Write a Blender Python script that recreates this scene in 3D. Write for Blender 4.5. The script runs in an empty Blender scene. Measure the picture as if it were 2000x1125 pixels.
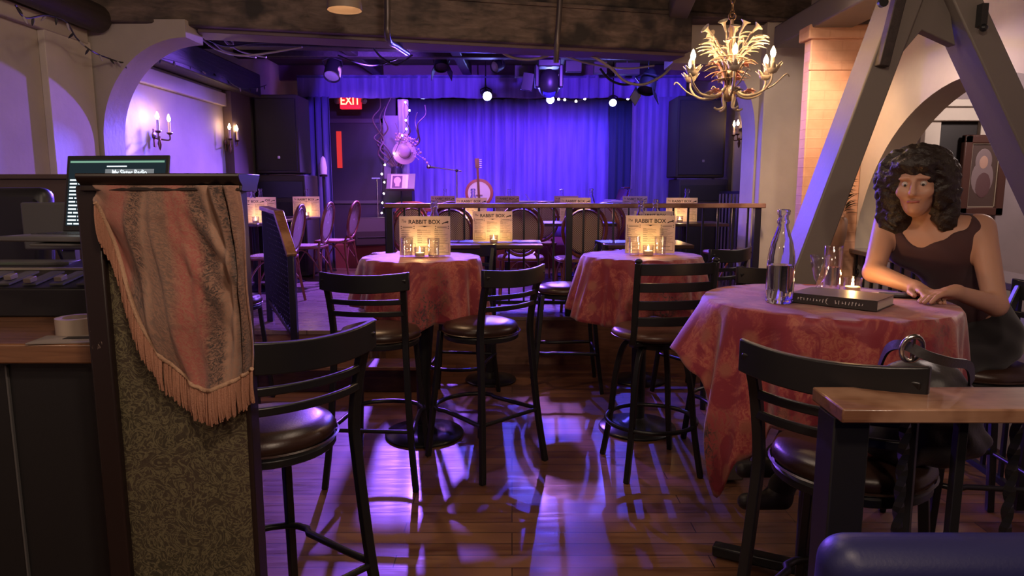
import bpy, math, random
import numpy as np
from mathutils import Vector, Matrix, Euler
random.seed(7)
PI = math.pi
SC = bpy.context.scene
COL = SC.collection
# ---------------------------------------------------------------- camera
F = 1333.0; CAMH = 1.51; TH = math.atan(192 / F); CT, ST = math.cos(TH), math.sin(TH)
cam = bpy.data.cameras.new('camera'); camo = bpy.data.objects.new('camera', cam); COL.objects.link(camo)
cam.sensor_width = 36; cam.lens = 36 * F / 2000; cam.clip_start = 0.05
camo.location = (0, 0, CAMH); camo.rotation_euler = (PI / 2 - TH, 0, 0)
SC.camera = camo

def ray(px, py):
    a = (px - 1000) / F; b = (562.5 - py) / F
    return a, CT + b * ST, -ST + b * CT
def onz(px, py, z):
    r = ray(px, py); t = (z - CAMH) / r[2]; return Vector((r[0] * t, r[1] * t, z))
def aty(px, py, Y):
    r = ray(px, py); t = Y / r[1]; return Vector((r[0] * t, Y, CAMH + r[2] * t))
def atx(px, py, X):
    r = ray(px, py); t = X / r[0]; return Vector((X, r[1] * t, CAMH + r[2] * t))

# ---------------------------------------------------------------- mesh builder
OFF = {}
def V(*a): return Vector(a)

class MB:
    def __init__(s):
        s.v = []; s.f = []; s.uv = None
    def add(s, vs, fs):
        b = len(s.v); s.v += [tuple(x) for x in vs]; s.f += [tuple(i + b for i in f) for f in fs]; return s
    def box(s, c, d, R=None):
        x, y, z = d[0] / 2, d[1] / 2, d[2] / 2
        vs = [Vector((a * x, b * y, e * z)) for a in (-1, 1) for b in (-1, 1) for e in (-1, 1)]
        if R is not None: vs = [R @ v for v in vs]
        vs = [v + Vector(c) for v in vs]
        return s.add(vs, [(0, 1, 3, 2), (4, 6, 7, 5), (0, 4, 5, 1), (2, 3, 7, 6), (0, 2, 6, 4), (1, 5, 7, 3)])
    def box2(s, a, b):
        return s.box([(a[i] + b[i]) / 2 for i in range(3)], [abs(b[i] - a[i]) for i in range(3)])
    def bar(s, p0, p1, w, h, up=(0, 0, 1)):
        p0 = Vector(p0); p1 = Vector(p1); d = (p1 - p0); L = d.length; d.normalize()
        u = Vector(up); sd = d.cross(u)
        if sd.length < 1e-4: sd = d.cross(Vector((1, 0, 0)))
        sd.normalize(); u = sd.cross(d)
        R = Matrix((sd, d, u)).transposed()
        return s.box((p0 + p1) / 2, (w, L, h), R)
    def tube(s, pts, r, n=8, closed=False, sq=False, up=(0, 0, 1), rot0=None, flat=1.0):
        pts = [Vector(p) for p in pts]; N = len(pts)
        rs = r if isinstance(r, (list, tuple)) else [r] * N
        tg = []
        for i in range(N):
            a = pts[(i - 1) % N] if (closed or i > 0) else pts[i]
            b = pts[(i + 1) % N] if (closed or i < N - 1) else pts[i]
            t = (b - a)
            if t.length < 1e-9: t = Vector((0, 0, 1))
            tg.append(t.normalized())
        u = Vector(up); 
        if abs(u.dot(tg[0])) > .95: u = Vector((0, 1, 0)) if abs(tg[0].y) < .9 else Vector((1, 0, 0))
        nrm = (u - tg[0] * u.dot(tg[0])).normalized()
        if sq: n = 4
        a0 = rot0 if rot0 is not None else (PI / 4 if sq else 0)
        vs = []
        for i in range(N):
            nrm = (nrm - tg[i] * nrm.dot(tg[i])).normalized(); bn = tg[i].cross(nrm)
            k = rs[i] * (1.2 if sq else 1)
            for j in range(n):
                a = a0 + 2 * PI * j / n
                vs.append(pts[i] + nrm * (math.cos(a) * k) + bn * (math.sin(a) * k * flat))
        fs = []
        for i in range(N if closed else N - 1):
            for j in range(n):
                a = i * n + j; b = i * n + (j + 1) % n; c = ((i + 1) % N) * n
                fs.append((a, b, c + (j + 1) % n, c + j))
        if not closed:
            fs.append(tuple(range(n - 1, -1, -1))); fs.append(tuple((N - 1) * n + j for j in range(n)))
        return s.add(vs, fs)
    def lathe(s, prof, n=24, c=(0, 0, 0), R=None, cap=True, closed=False):
        vs = []; c = Vector(c)
        for (r, z) in prof:
            for j in range(n):
                a = 2 * PI * j / n; p = Vector((math.cos(a) * r, math.sin(a) * r, z))
                if R is not None: p = R @ p
                vs.append(p + c)
        fs = []; N = len(prof)
        for i in range(N if closed else N - 1):
            for j in range(n):
                a = i * n; b = ((i + 1) % N) * n
                fs.append((a + j, a + (j + 1) % n, b + (j + 1) % n, b + j))
        if cap and not closed:
            fs.append(tuple(range(n - 1, -1, -1))); fs.append(tuple((N - 1) * n + j for j in range(n)))
        return s.add(vs, fs)
    def cyl(s, c, r, h, n=24, R=None):
        return s.lathe([(r, 0), (r, h)], n, c, R)
    def ball(s, c, r, n=12, m=8, R=None):
        rr = r if isinstance(r, (tuple, list)) else (r, r, r); c = Vector(c)
        vs = []
        for i in range(m + 1):
            t = PI * i / m
            for j in range(n):
                a = 2 * PI * j / n
                p = Vector((math.sin(t) * math.cos(a) * rr[0], math.sin(t) * math.sin(a) * rr[1], math.cos(t) * rr[2]))
                if R is not None: p = R @ p
                vs.append(p + c)
        fs = [(i * n + j, (i + 1) * n + j, (i + 1) * n + (j + 1) % n, i * n + (j + 1) % n) for i in range(m) for j in range(n)]
        return s.add(vs, fs)
    def grid(s, fn, nu, nv, uv=None):
        vs = []; uvs = []
        for i in range(nu + 1):
            for j in range(nv + 1):
                vs.append(fn(i / nu, j / nv)); uvs.append(uv(i / nu, j / nv) if uv else (i / nu, j / nv))
        fs = [(i * (nv + 1) + j, (i + 1) * (nv + 1) + j, (i + 1) * (nv + 1) + j + 1, i * (nv + 1) + j + 1) for i in range(nu) for j in range(nv)]
        b = len(s.v)
        if s.uv is None: s.uv = [(0, 0)] * b
        s.uv += uvs
        return s.add(vs, fs)
    def prism(s, poly, fn, t0, t1):
        """poly 2D outline; fn(a,b,t)->3D"""
        n = len(poly)
        vs = [fn(a, b, t0) for a, b in poly] + [fn(a, b, t1) for a, b in poly]
        fs = [tuple(range(n - 1, -1, -1)), tuple(range(n, 2 * n))] + [(i, (i + 1) % n, n + (i + 1) % n, n + i) for i in range(n)]
        return s.add(vs, fs)
    def xf(s, M):
        s.v = [tuple(M @ Vector(v)) for v in s.v]; return s
    def build(s, name, mat, parent=None, smooth=35, bevel=0, solid=0, seg=2, subsurf=0):
        me = bpy.data.meshes.new(name)
        o = OFF.get(parent.name) if parent is not None else None
        vs = s.v if o is None else [(v[0] - o[0], v[1] - o[1], v[2] - o[2]) for v in s.v]
        me.from_pydata(vs, [], s.f)
        if s.uv is not None:
            ul = me.uv_layers.new(name='UVMap'); uvs = s.uv + [(0, 0)] * (len(s.v) - len(s.uv))
            vi = np.empty(len(me.loops), dtype=np.int32); me.loops.foreach_get('vertex_index', vi)
            ul.data.foreach_set('uv', np.array(uvs, dtype=np.float32)[vi].ravel())
        if smooth:
            me.polygons.foreach_set('use_smooth', [True] * len(me.polygons))
            if smooth < 179: me.set_sharp_from_angle(angle=math.radians(smooth))
        me.validate(); me.update()
        if mat is not None: me.materials.append(mat)
        ob = bpy.data.objects.new(name, me); COL.objects.link(ob)
        if parent is not None: ob.parent = parent
        if o is not None: OFF[ob.name] = (o[0], o[1], o[2]) if ob.parent is None else o
        if bevel:
            m = ob.modifiers.new('edge', 'BEVEL'); m.width = bevel; m.segments = seg; m.limit_method = 'ANGLE'; m.angle_limit = math.radians(40)
        if solid:
            m = ob.modifiers.new('thick', 'SOLIDIFY'); m.thickness = solid; m.offset = 0
        if subsurf:
            m = ob.modifiers.new('sub', 'SUBSURF'); m.levels = subsurf; m.render_levels = subsurf
        return ob

def tag(o, label=None, cat=None, group=None, kind=None):
    if label: o['label'] = label
    if cat: o['category'] = cat
    if group: o['group'] = group
    if kind: o['kind'] = kind
    return o
def thing(name, label, cat, loc=(0, 0, 0), rz=0, group=None, world=False, rot=None):
    o = bpy.data.objects.new(name, None); COL.objects.link(o); o.empty_display_size = .05
    o.location = loc; o.rotation_euler = rot if rot else (0, 0, rz)
    tag(o, label, cat, group)
    if world: OFF[o.name] = tuple(loc)
    return o
def struct(mb, name, mat, **k):
    o = mb.build(name, mat, **k); o['kind'] = 'structure'; return o
def lone(mb, name, mat, label, cat, loc=None, group=None, kind=None, **k):
    """a thing that is one mesh; loc = its base point in world"""
    if loc is not None: mb.v = [(v[0] - loc[0], v[1] - loc[1], v[2] - loc[2]) for v in mb.v]
    o = mb.build(name, mat, **k)
    if loc is not None: o.location = loc
    return tag(o, label, cat, group, kind)
def copy_tree(o, parent=None):
    c = o.copy(); COL.objects.link(c); c.parent = parent
    for ch in list(o.children): copy_tree(ch, c)
    return c
class Proto:
    """first placing moves the built thing itself, later ones copy it with all its parts"""
    def __init__(s, root): s.root = root; s.used = False
    def place(s, loc, rz, label, group=None, rot=None, scale=None):
        o = s.root if not s.used else copy_tree(s.root)
        s.used = True
        o.location = loc; o.rotation_euler = rot if rot else (0, 0, rz)
        if scale: o.scale = (scale,) * 3
        o['label'] = label
        if group: o['group'] = group
        return o

def smooth_path(pts, n=8):
    """Catmull-Rom through pts"""
    P = [Vector(p) for p in pts]; out = []
    for i in range(len(P) - 1):
        p0 = P[max(i - 1, 0)]; p1 = P[i]; p2 = P[i + 1]; p3 = P[min(i + 2, len(P) - 1)]
        for k in range(n):
            t = k / n
            out.append(.5 * ((2 * p1) + (p2 - p0) * t + (2 * p0 - 5 * p1 + 4 * p2 - p3) * t * t + (3 * p1 - p0 - 3 * p2 + p3) * t ** 3))
    out.append(P[-1]); return out

# ---------------------------------------------------------------- SDF bodies
def sdf_mesh(prims, lo, hi, h, noise=None):
    lo = np.array(lo); n = np.ceil((np.array(hi) - lo) / h).astype(int) + 1
    D = np.full(n, .3, dtype=np.float32)
    def block(mn, mx, pad):
        a = np.maximum(np.floor((np.array(mn) - pad - lo) / h).astype(int), 0); b = np.minimum(np.ceil((np.array(mx) + pad - lo) / h).astype(int) + 1, n)
        if (b <= a).any(): return None
        g = np.meshgrid(*[lo[i] + h * np.arange(a[i], b[i], dtype=np.float32) for i in range(3)], indexing='ij')
        return (slice(a[0], b[0]), slice(a[1], b[1]), slice(a[2], b[2])), g
    for p in prims:
        kind = p[0]; k = p[-1]; neg = kind.startswith('-'); kind = kind.lstrip('-')
        if kind == 'c':
            a = np.array(p[1], float); b = np.array(p[2], float); r0, r1 = p[3], p[4]; R = max(r0, r1)
            bl = block(np.minimum(a, b) - R, np.maximum(a, b) + R, k + .03)
            if bl is None: continue
            sl, g = bl; ab = b - a; L2 = max((ab ** 2).sum(), 1e-9)
            t = np.clip(sum((g[i] - a[i]) * ab[i] for i in range(3)) / L2, 0, 1)
            d = np.sqrt(sum((g[i] - a[i] - t * ab[i]) ** 2 for i in range(3))) - (r0 + (r1 - r0) * t)
        elif kind == 'e':
            c = np.array(p[1], float); rad = p[2]; M = p[3]; R = max(rad)
            bl = block(c - R, c + R, k + .03)
            if bl is None: continue
            sl, g = bl; q = [sum((g[j] - c[j]) * M[i][j] for j in range(3)) for i in range(3)]
            s0 = np.sqrt(sum((q[i] / rad[i]) ** 2 for i in range(3))) + 1e-6
            s1 = np.sqrt(sum((q[i] / rad[i] ** 2) ** 2 for i in range(3))) + 1e-6
            d = s0 * (s0 - 1) / s1
        elif kind == 'p':  # cut away the half-space in front of plane (point, normal)
            c = np.array(p[1], float); nn = np.array(p[2], float); nn /= np.linalg.norm(nn)
            ax = [lo[i] + h * np.arange(n[i], dtype=np.float32) for i in range(3)]
            d = ((ax[0] - c[0]) * nn[0])[:, None, None] + ((ax[1] - c[1]) * nn[1])[None, :, None] + ((ax[2] - c[2]) * nn[2])[None, None, :]
            D = np.maximum(D, d.astype(np.float32)); continue
        o = D[sl]
        if neg:
            d = -d; q = np.clip(.5 - .5 * (o - d) / k, 0, 1); D[sl] = o * (1 - q) + d * q + k * q * (1 - q)
        else:
            q = np.clip(.5 + .5 * (o - d) / k, 0, 1); D[sl] = o * (1 - q) + d * q - k * q * (1 - q)
    if noise is not None:
        ax = [lo[i] + h * np.arange(n[i], dtype=np.float32) for i in range(3)]
        D = D + noise(*np.meshgrid(*ax, indexing='ij')).astype(np.float32)
    D[0], D[-1] = .3, .3; D[:, 0], D[:, -1] = .3, .3; D[:, :, 0], D[:, :, -1] = .3, .3
    S = D < 0
    c8 = [S[i:n[0] - 1 + i, j:n[1] - 1 + j, k:n[2] - 1 + k] for i in (0, 1) for j in (0, 1) for k in (0, 1)]
    al = np.logical_and.reduce(c8); an = np.logical_or.reduce(c8); act = an & ~al
    idx = np.argwhere(act); num = -np.ones(act.shape, dtype=np.int64); num[act] = np.arange(len(idx))
    acc = np.zeros((len(idx), 3)); cnt = np.zeros(len(idx))
    for ax in range(3):
        for u in (0, 1):
            for w in (0, 1):
                o0 = [0, 0, 0]; oth = [q for q in range(3) if q != ax]; o0[oth[0]] = u; o0[oth[1]] = w
                o1 = list(o0); o1[ax] = 1
                A = D[tuple((idx + o0).T)]; B = D[tuple((idx + o1).T)]; m = (A < 0) != (B < 0)
                t = np.where(m, A / np.where(m, A - B, 1), 0)
                pos = idx + np.array(o0, float); pos[:, ax] += t
                acc[m] += pos[m]; cnt[m] += 1
    verts = lo + h * acc / cnt[:, None]
    quads = []
    for ax in range(3):
        sl0 = [slice(None)] * 3; sl1 = [slice(None)] * 3; sl0[ax] = slice(0, -1); sl1[ax] = slice(1, None)
        ch = S[tuple(sl0)] != S[tuple(sl1)]; e = np.argwhere(ch); ins = S[tuple(sl0)][tuple(e.T)]
        oth = [(ax + 1) % 3, (ax + 2) % 3]
        ok = (e[:, oth[0]] > 0) & (e[:, oth[1]] > 0); e = e[ok]; ins = ins[ok]
        def cell(du, dv):
            c = e.copy(); c[:, oth[0]] -= du; c[:, oth[1]] -= dv; return num[tuple(c.T)]
        q = np.stack([cell(1, 1), cell(0, 1), cell(0, 0), cell(1, 0)], 1)
        q[~ins] = q[~ins][:, ::-1]; quads.append(q)
    mb = MB(); mb.v = [tuple(v) for v in verts]; mb.f = [tuple(int(x) for x in q) for q in np.concatenate(quads)]
    return mb

# ---------------------------------------------------------------- materials
def nm(name):
    m = bpy.data.materials.new(name); m.use_nodes = True; nt = m.node_tree
    return m, nt, nt.nodes['Principled BSDF']
def mat(name, c, rough=.5, metal=0, emit=None, es=0, sheen=0, spec=None, coat=0, trans=0, ior=1.45, bump=0, bscale=60, sss=0):
    m, nt, b = nm(name)
    b.inputs['Base Color'].default_value = (*c, 1); b.inputs['Roughness'].default_value = rough; b.inputs['Metallic'].default_value = metal
    b.inputs['IOR'].default_value = ior
    if emit: b.inputs['Emission Color'].default_value = (*emit, 1); b.inputs['Emission Strength'].default_value = es
    if sheen: b.inputs['Sheen Weight'].default_value = sheen
    if spec is not None: b.inputs['Specular IOR Level'].default_value = spec
    if coat: b.inputs['Coat Weight'].default_value = coat
    if trans: b.inputs['Transmission Weight'].default_value = trans
    if sss: b.inputs['Subsurface Weight'].default_value = sss; b.inputs['Subsurface Radius'].default_value = (.02, .008, .004)
    if bump: add_bump(nt, b, noise(nt, bscale), bump)
    return m
def coords(nt, kind='Object', scale=(1, 1, 1), rot=(0, 0, 0)):
    tc = nt.nodes.new('ShaderNodeTexCoord'); mp = nt.nodes.new('ShaderNodeMapping')
    mp.inputs['Scale'].default_value = scale; mp.inputs['Rotation'].default_value = rot
    nt.links.new(tc.outputs[kind], mp.inputs['Vector']); return mp.outputs['Vector']
def noise(nt, scale, vec=None, detail=4, rough=.55, dist=0, out='Fac'):
    n = nt.nodes.new('ShaderNodeTexNoise'); n.inputs['Scale'].default_value = scale; n.inputs['Detail'].default_value = detail
    n.inputs['Roughness'].default_value = rough; n.inputs['Distortion'].default_value = dist
    nt.links.new(vec if vec is not None else coords(nt), n.inputs['Vector']); return n.outputs[out]
def ramp(nt, fac, stops, interp='LINEAR'):
    r = nt.nodes.new('ShaderNodeValToRGB'); e = r.color_ramp; e.interpolation = interp
    while len(e.elements) < len(stops): e.elements.new(.5)
    for i, (p, c) in enumerate(stops): e.elements[i].position = p; e.elements[i].color = (*c, 1)
    nt.links.new(fac, r.inputs['Fac']); return r.outputs['Color']
def mixc(nt, fac, a, b, blend='MIX'):
    m = nt.nodes.new('ShaderNodeMix'); m.data_type = 'RGBA'; m.blend_type = blend
    for sock, val in ((m.inputs[0], fac), (m.inputs[6], a), (m.inputs[7], b)):
        if hasattr(val, 'is_linked'): nt.links.new(val, sock)
        elif isinstance(val, (int, float)): sock.default_value = val
        else: sock.default_value = (*val, 1)
    return m.outputs[2]
def add_bump(nt, b, h, strength, dist=.01):
    n = nt.nodes.new('ShaderNodeBump'); n.inputs['Strength'].default_value = strength; n.inputs['Distance'].default_value = dist
    nt.links.new(h, n.inputs['Height']); nt.links.new(n.outputs['Normal'], b.inputs['Normal'])
def wood(name, c0, c1, rough=.4, scale=(1, 12, 12), bump=.15, c2=None, big=1.5, coat=0):
    m, nt, b = nm(name)
    v = coords(nt, 'Object', scale); n1 = noise(nt, 3.0, v, 6, .6, .6); n2 = noise(nt, big, None, 3)
    col = ramp(nt, n1, [(.3, c0), (.7, c1)])
    if c2: col = mixc(nt, ramp(nt, n2, [(.45, (0, 0, 0)), (.62, (1, 1, 1))]), col, c2)
    nt.links.new(col, b.inputs['Base Color']); b.inputs['Roughness'].default_value = rough
    if coat: b.inputs['Coat Weight'].default_value = coat
    if bump: add_bump(nt, b, n1, bump)
    return m
def plaster(name, c, var=.12, rough=.8, bump=.12, scale=2):
    m, nt, b = nm(name)
    n1 = noise(nt, scale, None, 5); d = tuple(x * (1 - var) for x in c); e = tuple(min(1, x * (1 + var)) for x in c)
    nt.links.new(ramp(nt, n1, [(.3, d), (.7, e)]), b.inputs['Base Color']); b.inputs['Roughness'].default_value = rough
    add_bump(nt, b, noise(nt, 25, None, 6), bump); return m
def planks(name, cols, w=.095, L=1.3, rough=.25, rot=0, coat=.2):
    m, nt, b = nm(name)
    v = coords(nt, 'Object', (1, 1, 1), (0, 0, rot))
    br = nt.nodes.new('ShaderNodeTexBrick'); nt.links.new(v, br.inputs['Vector'])
    br.offset = .37; br.offset_frequency = 3; br.inputs['Scale'].default_value = 1; br.inputs['Brick Width'].default_value = L; br.inputs['Row Height'].default_value = w
    br.inputs['Mortar Size'].default_value = .0024; br.inputs['Mortar Smooth'].default_value = .3
    br.inputs['Color1'].default_value = (0, 0, 0, 1); br.inputs['Color2'].default_value = (1, 1, 1, 1); br.inputs['Mortar'].default_value = (.5, .5, .5, 1)
    vs = coords(nt, 'Object', (1.2, 14, 1), (0, 0, rot)); g = noise(nt, 2.6, vs, 7, .65, .8)
    g2 = noise(nt, 1.1, None, 3)
    t = nt.nodes.new('ShaderNodeMath'); t.operation = 'MULTIPLY_ADD'; t.inputs[1].default_value = .62; nt.links.new(br.outputs['Color'], t.inputs[0]); nt.links.new(g, t.inputs[2])
    col = ramp(nt, t.outputs[0], [(.3, cols[0]), (.6, cols[1]), (.95, cols[2])])
    col = mixc(nt, ramp(nt, g2, [(.4, (0, 0, 0)), (.7, (1, 1, 1))]), col, cols[3])
    col = mixc(nt, br.outputs['Fac'], col, tuple(x * .25 for x in cols[0]))
    nt.links.new(col, b.inputs['Base Color'])
    rr = ramp(nt, g, [(.3, (rough * .8,) * 3), (.7, (rough * 1.5,) * 3)]); nt.links.new(rr, b.inputs['Roughness'])
    b.inputs['Coat Weight'].default_value = coat; b.inputs['Coat Roughness'].default_value = .12
    inv = nt.nodes.new('ShaderNodeMath'); inv.operation = 'SUBTRACT'; nt.links.new(g, inv.inputs[0]); nt.links.new(br.outputs['Fac'], inv.inputs[1])
    add_bump(nt, b, inv.outputs[0], .12, .004); return m
def glassmat(name, tint=(1, 1, 1), rough=0.0, ior=1.45):
    m, nt, b = nm(name); nt.nodes.remove(b); out = nt.nodes['Material Output']
    g = nt.nodes.new('ShaderNodeBsdfGlass'); g.inputs['Color'].default_value = (*tint, 1); g.inputs['Roughness'].default_value = rough; g.inputs['IOR'].default_value = ior
    nt.links.new(g.outputs[0], out.inputs['Surface']); return m
def emis(name, c, s):
    m, nt, b = nm(name); nt.nodes.remove(b); out = nt.nodes['Material Output']
    g = nt.nodes.new('ShaderNodeEmission'); g.inputs['Color'].default_value = (*c, 1); g.inputs['Strength'].default_value = s
    nt.links.new(g.outputs[0], out.inputs['Surface']); return m
def thinclear(name, alpha=.12, c=(1, 1, 1), rough=.05):
    """clear acrylic sheet: mostly see-through with a gloss"""
    m, nt, b = nm(name); out = nt.nodes['Material Output']
    b.inputs['Base Color'].default_value = (*c, 1); b.inputs['Roughness'].default_value = rough
    t = nt.nodes.new('ShaderNodeBsdfTransparent'); mx = nt.nodes.new('ShaderNodeMixShader'); mx.inputs[0].default_value = alpha
    nt.links.new(t.outputs[0], mx.inputs[1]); nt.links.new(b.outputs[0], mx.inputs[2]); nt.links.new(mx.outputs[0], out.inputs['Surface']); return m

M = {}
M['floor'] = planks('floor_boards', [(.045, .016, .008), (.13, .052, .025), (.24, .11, .055), (.085, .032, .016)], rough=.36, coat=.03)
M['deck'] = planks('deck_boards', [(.10, .06, .05), (.17, .11, .09), (.24, .16, .13), (.14, .09, .075)], w=.12, L=1.6, rough=.26)
M['stagecarpet'] = mat('stage_carpet', (.24, .06, .055), .9, bump=.3, bscale=150)
M['riser'] = wood('riser_wood', (.10, .045, .025), (.24, .11, .06), .5, (1.5, 8, 8))
M['blackmetal'] = mat('black_metal', (.012, .011, .012), .36, 0, spec=.5, bump=.02, bscale=300)
M['leather'] = mat('dark_leather', (.035, .016, .011), .33, 0, bump=.06, bscale=160)
M['leatherbrown'] = mat('brown_leather', (.10, .045, .03), .36, 0, bump=.06, bscale=160)
M['castiron'] = mat('cast_iron', (.02, .02, .022), .3, .3, bump=.05, bscale=120)
M['darkwood'] = wood('dark_wood', (.022, .010, .007), (.06, .027, .017), .32, (2, 14, 14), .1)
M['midwood'] = wood('mid_wood', (.13, .055, .027), (.26, .12, .06), .35, (1.2, 16, 16), .1, coat=.15)
M['railwood'] = wood('rail_wood', (.11, .045, .024), (.25, .115, .062), .3, (1.0, 20, 20), .08, (.33, .18, .11), 6, coat=.25)
M['rattan'] = wood('rattan', (.13, .035, .018), (.26, .08, .04), .35, (8, 8, 2), .05, coat=.2)
M['beam'] = wood('beam_wood', (.045, .030, .026), (.17, .115, .095), .7, (.6, 7, 7), .6, (.02, .014, .014), 3.5)
M['beamdark'] = wood('beam_dark', (.014, .009, .009), (.04, .026, .024), .55, (9, .6, 9), .35)
M['wall'] = plaster('wall_plaster', (.42, .36, .31))
M['walllight'] = plaster('wall_plaster_light', (.55, .48, .42))
M['wallmauve'] = plaster('wall_plaster_mauve', (.30, .24, .26))
M['walldark'] = plaster('wall_dark', (.055, .04, .05))
M['ceil'] = plaster('ceiling_paint', (.035, .028, .03), rough=.9)
M['backwall'] = plaster('back_wall_paint', (.20, .12, .17))
M['brown'] = plaster('brown_paint', (.10, .065, .055))
M['timber'] = mat('grey_painted_timber', (.16, .135, .12), .5, bump=.08, bscale=40)
M['plastic'] = mat('black_plastic', (.016, .015, .016), .42)
M['plasticgrey'] = mat('grey_plastic', (.10, .095, .095), .45)
M['speaker'] = mat('speaker_carpet', (.045, .036, .034), .75, bump=.25, bscale=220)
M['grille'] = mat('speaker_grille', (.03, .026, .026), .5, .2, bump=.5, bscale=500)
M['silver'] = mat('polished_steel', (.6, .58, .55), .22, 1)
M['brass'] = mat('antique_brass', (.16, .09, .045), .4, .8)
M['gilt'] = mat('cream_gilt_metal', (.36, .29, .22), .5, .2, bump=.1, bscale=60)
M['rosegilt'] = mat('rose_painted_metal', (.55, .24, .19), .5, .1)
M['candlesleeve'] = mat('candle_sleeve', (.78, .62, .42), .5, sss=0)
M['bulb'] = emis('bulb_glow', (1.0, .62, .30), 360)
M['sconcebulb'] = emis('sconce_bulb_glow', (1.0, .62, .30), 62)
M['flame'] = emis('candle_flame', (1.0, .55, .18), 320)
M['wax'] = mat('candle_wax', (.9, .72, .45), .5, sss=.6)
def thinglass(name, tint=(1, 1, 1)):
    m, nt, b = nm(name); nt.nodes.remove(b); out = nt.nodes['Material Output']
    t = nt.nodes.new('ShaderNodeBsdfTransparent'); t.inputs[0].default_value = (*tint, 1)
    g = nt.nodes.new('ShaderNodeBsdfGlossy'); g.inputs['Roughness'].default_value = .04
    lw = nt.nodes.new('ShaderNodeLayerWeight'); lw.inputs['Blend'].default_value = .28
    mp = nt.nodes.new('ShaderNodeMath'); mp.operation = 'MULTIPLY_ADD'; mp.inputs[1].default_value = .75; mp.inputs[2].default_value = .05
    nt.links.new(lw.outputs['Facing'], mp.inputs[0])
    mx = nt.nodes.new('ShaderNodeMixShader'); nt.links.new(mp.outputs[0], mx.inputs[0]); nt.links.new(t.outputs[0], mx.inputs[1]); nt.links.new(g.outputs[0], mx.inputs[2])
    nt.links.new(mx.outputs[0], out.inputs['Surface']); return m
M['thin'] = thinglass('thin_glass', (.96, .96, .97))
M['glass'] = glassmat('clear_glass', (.97, .98, 1.0))
M['water'] = glassmat('water', (1, 1, 1), 0, 1.33)
M['acrylic'] = thinclear('clear_acrylic', .06)
M['ink'] = mat('ink', (.02, .016, .015), .8)
M['white'] = mat('white_paint', (.72, .68, .66), .5)
M['skin'] = mat('skin', (.40, .21, .145), .5, sss=.12)
M['hair'] = mat('dark_hair', (.014, .008, .007), .5, bump=.6, bscale=70)
M['blackcloth'] = mat('black_cloth', (.012, .010, .012), .85, sheen=.2)
M['bagleather'] = mat('bag_leather', (.03, .026, .028), .45, bump=.1, bscale=100)
M['cable'] = mat('cable_grey', (.30, .25, .22), .5)
M['cableblack'] = mat('cable_black', (.02, .018, .02), .5)
M['pipe'] = mat('conduit_pipe', (.10, .08, .08), .4, .5)
# ---------------------------------------------------------------- patterned cloths
def damask(name, c0, c1, c2, scale=9, c3=(.02, .01, .015)):
    m, nt, b = nm(name)
    v = coords(nt, 'UV', (1, 1, 1))
    w = noise(nt, 3.2, v, 3, .5, 0, 'Color')
    mv = nt.nodes.new('ShaderNodeMix'); mv.data_type = 'VECTOR'; mv.inputs[0].default_value = .10
    nt.links.new(v, mv.inputs[4]); nt.links.new(w, mv.inputs[5])
    vo = nt.nodes.new('ShaderNodeTexVoronoi'); vo.feature = 'SMOOTH_F1'; vo.inputs['Scale'].default_value = scale; vo.inputs['Smoothness'].default_value = .35
    nt.links.new(mv.outputs[1], vo.inputs['Vector'])
    n1 = noise(nt, scale * .55, v, 4, .6, 1.4); n2 = noise(nt, scale * 3.5, v, 5, .7, 2.2); n3 = noise(nt, 2.4, v, 2)
    leaf = ramp(nt, n1, [(.46, (0, 0, 0)), (.53, (1, 1, 1))]); vein = ramp(nt, n2, [(.42, (0, 0, 0)), (.6, (1, 1, 1))])
    col = mixc(nt, leaf, c0, c1); col = mixc(nt, mixc(nt, 1.0, vein, leaf, 'MULTIPLY'), col, c2)
    petal = ramp(nt, vo.outputs['Distance'], [(.16, (1, 1, 1)), (.30, (0, 0, 0))]); col = mixc(nt, petal, col, tuple(x * .75 for x in c2))
    dk = ramp(nt, n3, [(.54, (0, 0, 0)), (.66, (1, 1, 1))]); col = mixc(nt, mixc(nt, 1.0, dk, vein, 'MULTIPLY'), col, c3)
    nt.links.new(col, b.inputs['Base Color']); b.inputs['Roughness'].default_value = .62; b.inputs['Sheen Weight'].default_value = .25
    add_bump(nt, b, n2, .25, .004); return m
M['damask'] = damask('red_damask', (.19, .009, .022), (.26, .026, .033), (.36, .092, .06), 9)
def velvet(name, c, var=.25):
    m, nt, b = nm(name)
    v = coords(nt, 'Object', (6, 6, .5)); n = noise(nt, 2, v, 3)
    nt.links.new(ramp(nt, n, [(.3, tuple(x * (1 - var) for x in c)), (.7, tuple(min(1, x * (1 + var)) for x in c))]), b.inputs['Base Color'])
    b.inputs['Roughness'].default_value = .9; b.inputs['Sheen Weight'].default_value = .35; b.inputs['Specular IOR Level'].default_value = .15
    return m
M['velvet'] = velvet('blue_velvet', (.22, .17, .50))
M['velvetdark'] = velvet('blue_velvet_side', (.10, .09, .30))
def brocade():
    m, nt, b = nm('olive_brocade')
    v = coords(nt, 'Object', (1, 1, 1)); n = noise(nt, 22, v, 3, .6, 3.5); n2 = noise(nt, 3, v, 3); n3 = noise(nt, 60, v, 4, .7, 2)
    vein = ramp(nt, n, [(.44, (0, 0, 0)), (.495, (1, 1, 1)), (.52, (1, 1, 1)), (.57, (0, 0, 0))])
    base = ramp(nt, n2, [(.35, (.035, .030, .014)), (.7, (.062, .036, .026))])
    base = mixc(nt, ramp(nt, n3, [(.45, (0, 0, 0)), (.7, (.6, .6, .6))]), base, (.09, .07, .035))
    nt.links.new(mixc(nt, vein, base, (.15, .125, .065)), b.inputs['Base Color']); b.inputs['Roughness'].default_value = .72
    add_bump(nt, b, n, .5, .004); return m
M['brocade'] = brocade()
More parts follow.
